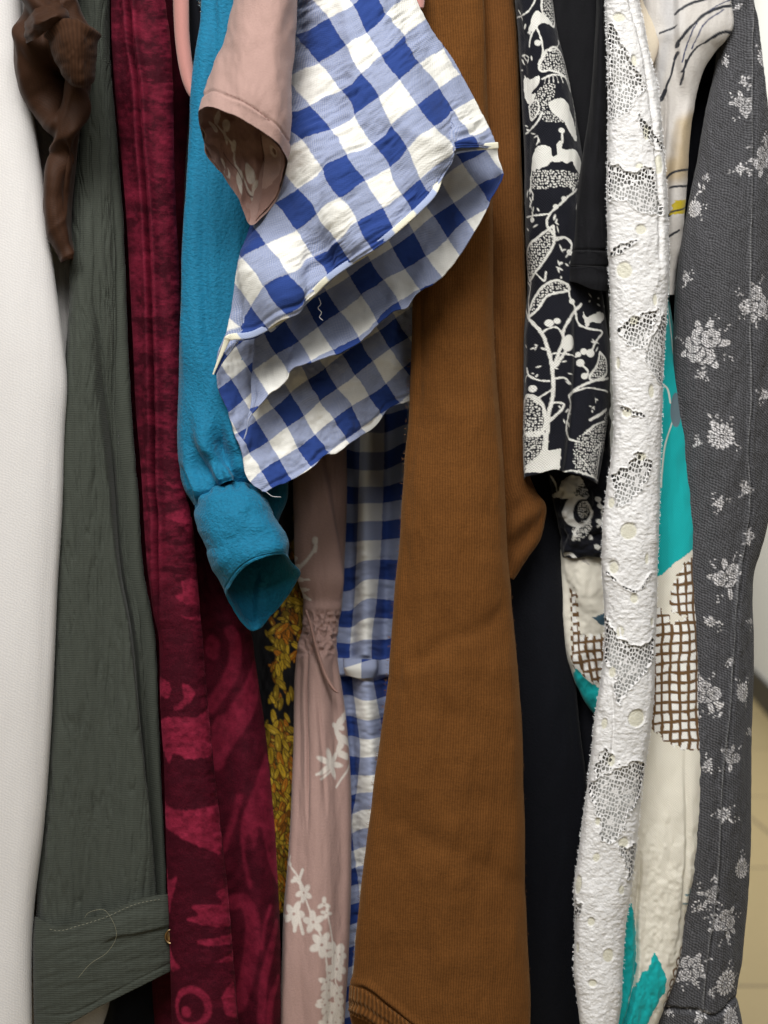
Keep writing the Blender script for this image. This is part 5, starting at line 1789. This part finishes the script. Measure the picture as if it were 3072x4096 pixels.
def d_blouse(c):
    d = dx(c, [(2702, -100), (2702, 45), (2705, 181), (2712, 280), (2722, 380), (2700, 520), (2680, 700), (2672, 1000)])
    return step(-d, 7, .007)*(1-sm(800, 1100, c.PY)) + .0006*fbm(c.PX/40, c.PY/140, 151) + groove(dx(c, [(2660, 300), (2665, 450), (2640, 700)]), 10, .003)*span(c, 350, 650, 100)


hang('body', [(-250, 2560, 2940, .004), (-60, 2560, 2928, .002), (23, 2570, 2920, .002), (72, 2575, 2929, .002), (108, 2580, 2927, .002), (135, 2583, 2908, .002), (176, 2586, 2868, .004), (235, 2590, 2823, .006), (294, 2595, 2791, .008), (361, 2600, 2768, .010), (452, 2608, 2750, .012), (542, 2615, 2736, .012), (655, 2625, 2725, .012), (746, 2632, 2716, .012), (836, 2640, 2708, .012), (904, 2648, 2711, .012), (1000, 2655, 2718, .012), (1100, 2662, 2706, .014), (1180, 2664, 2698, .016)],
     M['blouse'], t, bulge=.016, back=.05, st=3, sv=3, dye=dye_lines, disp=d_blouse, hem=5)

# black jacket seen in the gap behind the blouse
t = thing('black_jacket', 'black cloth in the dark gap between the pale blouse and the grey floral dress', 'jacket', 2790, 1500, .06)
hang('body', [(-250, 2680, 2960, .05), (300, 2680, 2930, .05), (700, 2660, 2860, .05), (1200, 2640, 2800, .055), (4300, 2560, 2800, .07)], M['deepblack'], t, bulge=.016, back=.08, st=12, sv=14, disp=lambda c: .002*fbm(c.PX/50, c.PY/200, 3))

# ------------------------------------------------------------------ 15 turquoise, cream and brown print dress
t = thing('turquoise_dress', 'cream dress printed with turquoise shapes and brown grids', 'dress', 2650, 4300, .03)
TQ, CR, BR, WH = (.006, .36, .37), (.70, .665, .575), (.13, .07, .028), (.80, .79, .76)


def gridfill(p, poly, pxl, pyl, wob):
    """hand drawn brown lattice over white squares inside an outline."""
    q = p.pts(poly)
    q = cr(q, np.linspace(0, len(q), len(q)*4), True)
    idx = p.box(q[:, 0].min(), q[:, 0].max(), q[:, 1].min(), q[:, 1].max())
    x, y = p.X[idx], p.Y[idx]
    ins = np.zeros(len(x), bool)
    ex = x + 7*np.sign(np.sin(y/pyl*2*pi))*.8
    ey = y + 7*np.sign(np.sin(x/pxl*2*pi))*.8
    for a, b in zip(q, np.roll(q, -1, 0)):
        if a[1] != b[1]:
            ins ^= ((a[1] > ey) != (b[1] > ey)) & (ex < (b[0]-a[0])*(ey-a[1])/(b[1]-a[1])+a[0])
    gx = np.abs(((x+wob*vn(x/60, y/60, 3))/pxl) % 1-.5)*pxl
    gy = np.abs(((y+wob*vn(x/70, y/50, 4)+.10*x)/pyl) % 1-.5)*pyl
    ln = np.clip((6.2+1.5*vn(x/20, y/20, 8)-np.minimum(gx, gy))/2+.5, 0, 1)
    p.put(idx, ins.astype(float), WH)
    p.put(idx, ln*ins, BR)


def dye_turq(c):
    p = Pr(c, CR)
    p.poly([(2560, 900), (2690, 900), (2700, 1200), (2760, 1400), (2800, 1900), (2795, 2170), (2779, 2184), (2700, 2255), (2643, 2302), (2560, 2330)], TQ, smooth=False)
    lw = (.62, .64, .58)
    p.line(c5([(1090, 150), (1112, 260), (1135, 400), (1150, 500), (1160, 660)]), 8, lw)
    p.line(c5([(1070, 620), (1095, 645), (1112, 720)]), 8, lw)
    p.line(c5([(1195, 780), (1200, 830), (1215, 860)]), 8, lw)
    p.line(c5([(1128, 830), (1080, 960), (1060, 1120), (1055, 1200)]), 7, lw)
    p.ell(c5([(1152, 760)])[0], 32, 70, 0, (.115, .17, .20))
    gridfill(p, c8([(1175, 215), (1235, 190), (1240, 560), (1130, 562), (1060, 500), (1068, 430), (1090, 350)]), 35, 39, 5)
    gridfill(p, c8([(930, 530), (1040, 560), (1080, 610), (1260, 555), (1270, 1300), (1190, 1392), (1080, 1370), (970, 1290), (925, 1215), (940, 900)]), 35, 39, 5)
    p.poly(c1([(740, 860), (770, 950), (788, 1130), (785, 1370), (690, 1600), (600, 1760), (560, 1500), (640, 1000)]), TQ)
    p.poly(c1([(908, 1188), (960, 1280), (982, 1340), (975, 1450), (900, 1600), (830, 1760), (600, 1760), (790, 1410), (830, 1330), (865, 1310)]), TQ, smooth=False)
    for k in range(9):
        a = k/8.0
        x, y = 1108-130*a**1.5, 960+570*a
        q = c1([(x, y)])[0]
        p.ell(q, 26, 20, .3, BR)
        if k > 1:
            p.ell((q[0]-2, q[1]), 11, 11, .3, WH)
    p.line(c1([(1110, 800), (1150, 795)]), 9, (.10, .18, .20))
    p.line(c1([(1135, 760), (1125, 880)]), 9, (.10, .18, .20))
    p.line(c1([(1095, 860), (1130, 855)]), 7, (.10, .18, .20))
    return p.col


def d_turq(c):
    d = dx(c, [(2560, 3500), (2545, 3700), (2548, 3860), (2530, 4000), (2460, 4200)])
    h = groove(d, 9, .006)*sm(3350, 3600, c.PY)
    d2 = dx(c, [(2740, 3096), (2745, 3400), (2735, 3550), (2715, 3750), (2690, 3900)])
    h = h+groove(d2, 9, .0022)*span(c, 3050, 3800, 150)
    d3 = c.PX*.8+c.PY*.6-4045
    h = h + groove(d3, 10, .002)*span(c, 2750, 2960, 60)*sm(2690, 2730, c.PX)
    return h+.0022*np.sin(c.PX/46+.5+c.PY/900)+.0008*fbm(c.PX/55, c.PY/170, 161)+.0006*fbm(c.PX/18, c.PY/30, 162)*sm(3000, 3600, c.PY)


hang('skirt', [(900, 2560, 2656, .02), (1121, 2560, 2672, .016), (1241, 2560, 2686, .012), (1347, 2560, 2706, .010), (1453, 2560, 2727, .008), (1594, 2560, 2748, .004), (1736, 2556, 2756, .0), (1912, 2550, 2772, -.002), (2089, 2545, 2783, -.004), (2358, 2540, 2789, -.006), (2552, 2536, 2800, -.006), (2746, 2530, 2806, -.006), (2875, 2525, 2811, -.006), (3005, 2510, 2824, -.006), (3134, 2500, 2827, -.006), (3277, 2480, 2819, -.006),
               (3458, 2455, 2796, -.006), (3578, 2440, 2766, -.006), (3669, 2430, 2742, -.006), (3789, 2420, 2728, -.006), (3910, 2415, 2704, -.006), (4012, 2405, 2664, -.006), (4096, 2390, 2634, -.006), (4300, 2370, 2570, -.006)], M['turq'], t, bulge=.018, back=.06, st=3, sv=3.5, dye=dye_turq, disp=d_turq)


def dye_turq2(c):
    p = Pr(c, CR)
    gridfill(p, c8([(425, 400), (470, 420), (480, 560), (500, 680), (600, 680), (700, 720), (690, 900), (610, 990), (500, 900), (450, 850), (440, 600)]), 30, 38, 5)
    gridfill(p, c8([(500, 60), (660, 40), (660, 140), (560, 150)]), 30, 26, 5)
    p.poly(c8([(575, 575), (640, 545), (680, 560), (680, 640), (620, 615)]), (.05, .10, .14), smooth=False)
    p.poly(c8([(470, 890), (530, 950), (610, 1010), (700, 1060), (640, 1250), (560, 1150), (470, 1000)]), TQ)
    p.poly(c8([(380, 130), (470, 160), (560, 260), (470, 200)]), (.45, .42, .38), wob=8)
    return p.col


hang('skirt_fold', [(1900, 2230, 2520, .054), (2150, 2235, 2520, .05), (2300, 2240, 2520, .044), (2500, 2250, 2520, .042), (2650, 2275, 2520, .042), (2740, 2305, 2520, .044), (2800, 2335, 2520, .046), (2860, 2380, 2520, .05), (2900, 2420, 2520, .054)], M['turq'], t, bulge=.012, back=.06, st=4, sv=4, dye=dye_turq2,
     disp=lambda c: .0035*np.sin((c.PX*.8-c.PY*.35)/32)*(1-sm(2400, 2600, c.PY))+.0012*fbm(c.PX/40, c.PY/60, 165))

# dark printed skirt glimpsed below it
t = thing('dark_skirt', 'dark skirt glimpsed between the blue black dress and the lower white lace', 'skirt', 2380, 3600, .07)
hang('body', [(2500, 2290, 2600, .07), (2900, 2290, 2600, .068), (3600, 2250, 2560, .066), (4300, 2240, 2540, .066)], M['deepblack'], t, bulge=.012, back=.06, st=14, sv=16)

# ------------------------------------------------------------------ 16 grey floral dress, right end
t = thing('grey_floral_dress', 'charcoal grey dress with woven white flower sprigs at the right end', 'dress', 2880, 4300, .02)
GCR = [(2985, 0), (2991, 226), (2994, 452), (2994, 904), (2995, 1312), (2998, 1594), (2985, 1806), (2996, 2018), (2969, 2197), (2937, 2423), (2924, 2617), (2911, 2811), (2895, 2972), (2886, 3096), (2874, 3337), (2856, 3608), (2832, 3759), (2807, 4000), (2795, 4300)]
GY, GW = (.062, .062, .067), (.53, .515, .52)
FL = []
for f, lst in ((c6, [(1045, 530, 100, 'd'), (755, 555, 62, 's'), (915, 930, 125, 'b'), (905, 730, 50, 's'), (1085, 1420, 165, 'r'), (880, 1510, 80, 's'), (465, 1840, 95, 'd'), (530, 1640, 62, 'l'), (570, 1560, 40, 's'), (1085, 1230, 55, 's'), (955, 30, 40, 's'), (845, 90, 40, 's'), (1110, 790, 40, 's')]),
               (c5, [(1190, 20, 50, 's'), (1600, 150, 115, 'r'), (1515, 190, 34, 's'), (1290, 400, 140, 'R'), (1390, 915, 88, 'd'), (1335, 830, 40, 'l'), (1380, 1290, 55, 's'), (1640, 680, 58, 's'), (1530, 1210, 55, 's'), (1550, 1500, 42, 's'), (1265, 945, 34, 's'), (1290, 560, 36, 's')]),
               (c8, [(1410, 330, 125, 'b'), (1310, 605, 62, 's'), (1550, 600, 44, 's'), (1412, 840, 30, 's'), (1275, 1050, 110, 'r'), (1360, 1120, 50, 'l'), (1500, 1035, 72, 'd'), (1548, 1280, 50, 's'), (1420, 1440, 78, 'b'), (1285, 1480, 56, 's'), (1545, 60, 40, 's'), (1590, 230, 44, 's')]),
               (c1, [(1375, 270, 85, 's'), (1490, 625, 85, 'd'), (1275, 790, 85, 'b'), (1200, 880, 40, 's'), (1370, 985, 118, 'r'), (1525, 850, 48, 's'), (1140, 1290, 112, 'R'), (1375, 1380, 105, 'd'), (1415, 1625, 95, 'd'), (1200, 1590, 74, 's'), (1300, 700, 40, 'l'), (1270, 1440, 34, 's'), (990, 1590, 40, 's')])):
    k = {c6: .452, c5: .7064, c8: .6462, c1: .6028}[f]
    for x, y, r, ty_ in lst:
        q = f([(x, y)])[0]
        FL.append((q[0], q[1], r*k, ty_))


def sprig(p, x, y, a, l, rg):
    """a little branch of buds."""
    n = max(2, int(l/9))
    for i in range(n):
        f = (i+1)/n
        a2 = a+.35*math.sin(i*1.7+x)
        sd = 1 if i % 2 else -1
        xx, yy = x+l*f*math.cos(a2)-sd*5*math.sin(a2), y+l*f*math.sin(a2)+sd*5*math.cos(a2)
        p.ell((xx, yy), 5.6*(1-.3*f), 3.4*(1-.3*f), a2+sd*.7, GW, raw=True)
    p.ell((x+l*1.12*math.cos(a), y+l*1.12*math.sin(a)), 4, 2.6, a, GW, raw=True)


def rose(p, cx, cy, r, rg):
    p.ell((cx, cy), r*1.06, r*1.0, rg.random(), GY, raw=True)
    for k in range(7):
        a = k*.9+rg.random()*.4
        p.ell((cx+r*.55*math.cos(a), cy+r*.55*math.sin(a)), r*.40, r*.36, a, GW, raw=True)
        p.line([(cx+r*.93*math.cos(a+q), cy+r*.93*math.sin(a+q)) for q in (-.3, -.1, .1, .3)], 1.6, GY, raw=True)
    for rad, m in ((.78, 5), (.52, 4), (.28, 3)):
        a0 = rg.random()*6
        for k in range(m):
            a = a0+k*2*pi/m
            w_ = 2*pi/m*.42
            p.line([(cx+r*rad*(1-.22*abs(q))*math.cos(a+q*w_), cy+r*rad*(1-.22*abs(q))*math.sin(a+q*w_)) for q in (-1, -.5, 0, .5, 1)], 2.6, GY, raw=True)


def dye_grey(c):
    p = Pr(c, GY)
    rg = random.Random(12)
    for x, y, r, ty_ in FL:
        qx, qy = p.pt(x, y)
        if ty_ in 's':
            a0 = rg.random()*6.28
            p.petals((qx+rg.gauss(0, r*.1), qy+rg.gauss(0, r*.1)), r*.5, 11, a0, GW, gap=.5, core=.28, raw=True, notch=.5)
            for k in range(3):
                a = a0+rg.gauss(0, .5)+k*1.7
                p.ell((qx+r*.55*math.cos(a), qy+r*.55*math.sin(a)), r*.26, r*.10, a+rg.gauss(0, .3), GW, raw=True)
            for k in range(rg.choice((2, 3))):
                a = a0+.9+k*1.9+rg.gauss(0, .4)
                sprig(p, qx+r*.45*math.cos(a), qy+r*.45*math.sin(a), a, r*rg.uniform(.35, .75), rg)
        elif ty_ == 'd':
            p.petals((qx, qy), r*.85, 15, rg.random()*3, GW, gap=.42, core=.0, raw=True, notch=.25)
            p.petals((qx, qy), r*.5, 11, rg.random()*3, GY, gap=.25, core=0, raw=True, notch=.2)
            p.petals((qx, qy), r*.45, 11, rg.random()*3, GW, gap=.5, core=.25, raw=True, notch=.2)
            for k in range(3):
                a = 3.9+k*1.3+rg.random()
                sprig(p, qx+r*.75*math.cos(a), qy+r*.75*math.sin(a), a, r*.6, rg)
        elif ty_ == 'l':
            for k in range(4):
                a = -1.2+rg.gauss(0, .6)
                p.ell((qx+rg.gauss(0, r*.3), qy+rg.gauss(0, r*.4)), r*.4, r*.16, a, GW, raw=True)
        else:
            n = {'r': 4, 'R': 6, 'b': 3}[ty_]
            for k in range(3 if ty_ == 'b' else 5):
                a = k*1.3+x+rg.gauss(0, .35)
                p.ell((qx+r*.75*math.cos(a), qy+r*.75*math.sin(a)), r*.32, r*.14, a, GW, raw=True)
                p.line([(qx+r*.5*math.cos(a), qy+r*.5*math.sin(a)), (qx+r*1.0*math.cos(a), qy+r*1.0*math.sin(a))], 2.2, GY, raw=True)
                sprig(p, qx+r*.8*math.cos(a+.6), qy+r*.8*math.sin(a+.6), a+.6, r*.45, rg)
            for k in range(n):
                a = k*2*pi/n+y
                rr = r*(.42 if k else .5)
                cx, cy = qx+r*.42*math.cos(a)*(k > 0), qy+r*.42*math.sin(a)*(k > 0)
                rose(p, cx, cy, rr, rg)
    p.line([(x, y) for x, y in GCR], 4.5, (.16, .16, .165), sub=3)
    # the woven motifs are broken up by the ground yarn
    m = vn(p.X/4.2, p.Y/4.2, 77)
    k = np.clip((m-.35)*3, 0, .35)[..., None]
    return p.col*(1-k)+np.array(GY)*k*1.6




def d_grey(c):
    d = dx(c, GCR)
    h = step(-d, 5, .0015)+.0022*np.exp(-(d/6)**2)-.0022*np.exp(-((d-10)/8)**2)
    h = h + groove(dyl(c, [(2790, 4040), (2850, 4060), (2950, 3985)]), 9, .0035)*sm(3930, 4000, c.PY)
    return h+.0028*np.sin(c.PX/58+.2+c.PY/1200)+.0012*fbm(c.PX/60, c.PY/260, 171)+.0004*fbm(c.PX/16, c.PY/40, 172)


hang('body', [(-250, 2900, 2990, .012), (0, 2880, 3006, .010), (90, 2872, 3020, .010), (167, 2866, 3034, .008), (294, 2852, 3053, .006), (429, 2822, 3071, .004), (655, 2781, 3090, .002), (791, 2754, 3098, .0), (1000, 2716, 3105, -.002), (1312, 2690, 3110, -.002), (1600, 2690, 3108, -.002), (1900, 2690, 3098, -.002), (2089, 2690, 3075, -.002), (2195, 2690, 3047, -.002), (2294, 2690, 3016, -.002), (2391, 2690, 3011, -.002), (2552, 2690, 3018, -.002),
              (2746, 2690, 3015, -.002), (2940, 2690, 3009, -.002), (3199, 2690, 3007, -.002), (3397, 2680, 3005, .0), (3578, 2670, 2994, .002), (3759, 2650, 2977, .004), (3849, 2640, 2970, .004), (3940, 2630, 2952, .004), (3980, 2625, 2948, .004), (4040, 2620, 2962, .004), (4300, 2600, 2990, .004)],
     M['grey'], t, bulge=.020, back=.07, st=3, sv=3, dye=dye_grey, disp=d_grey, bk=.5)
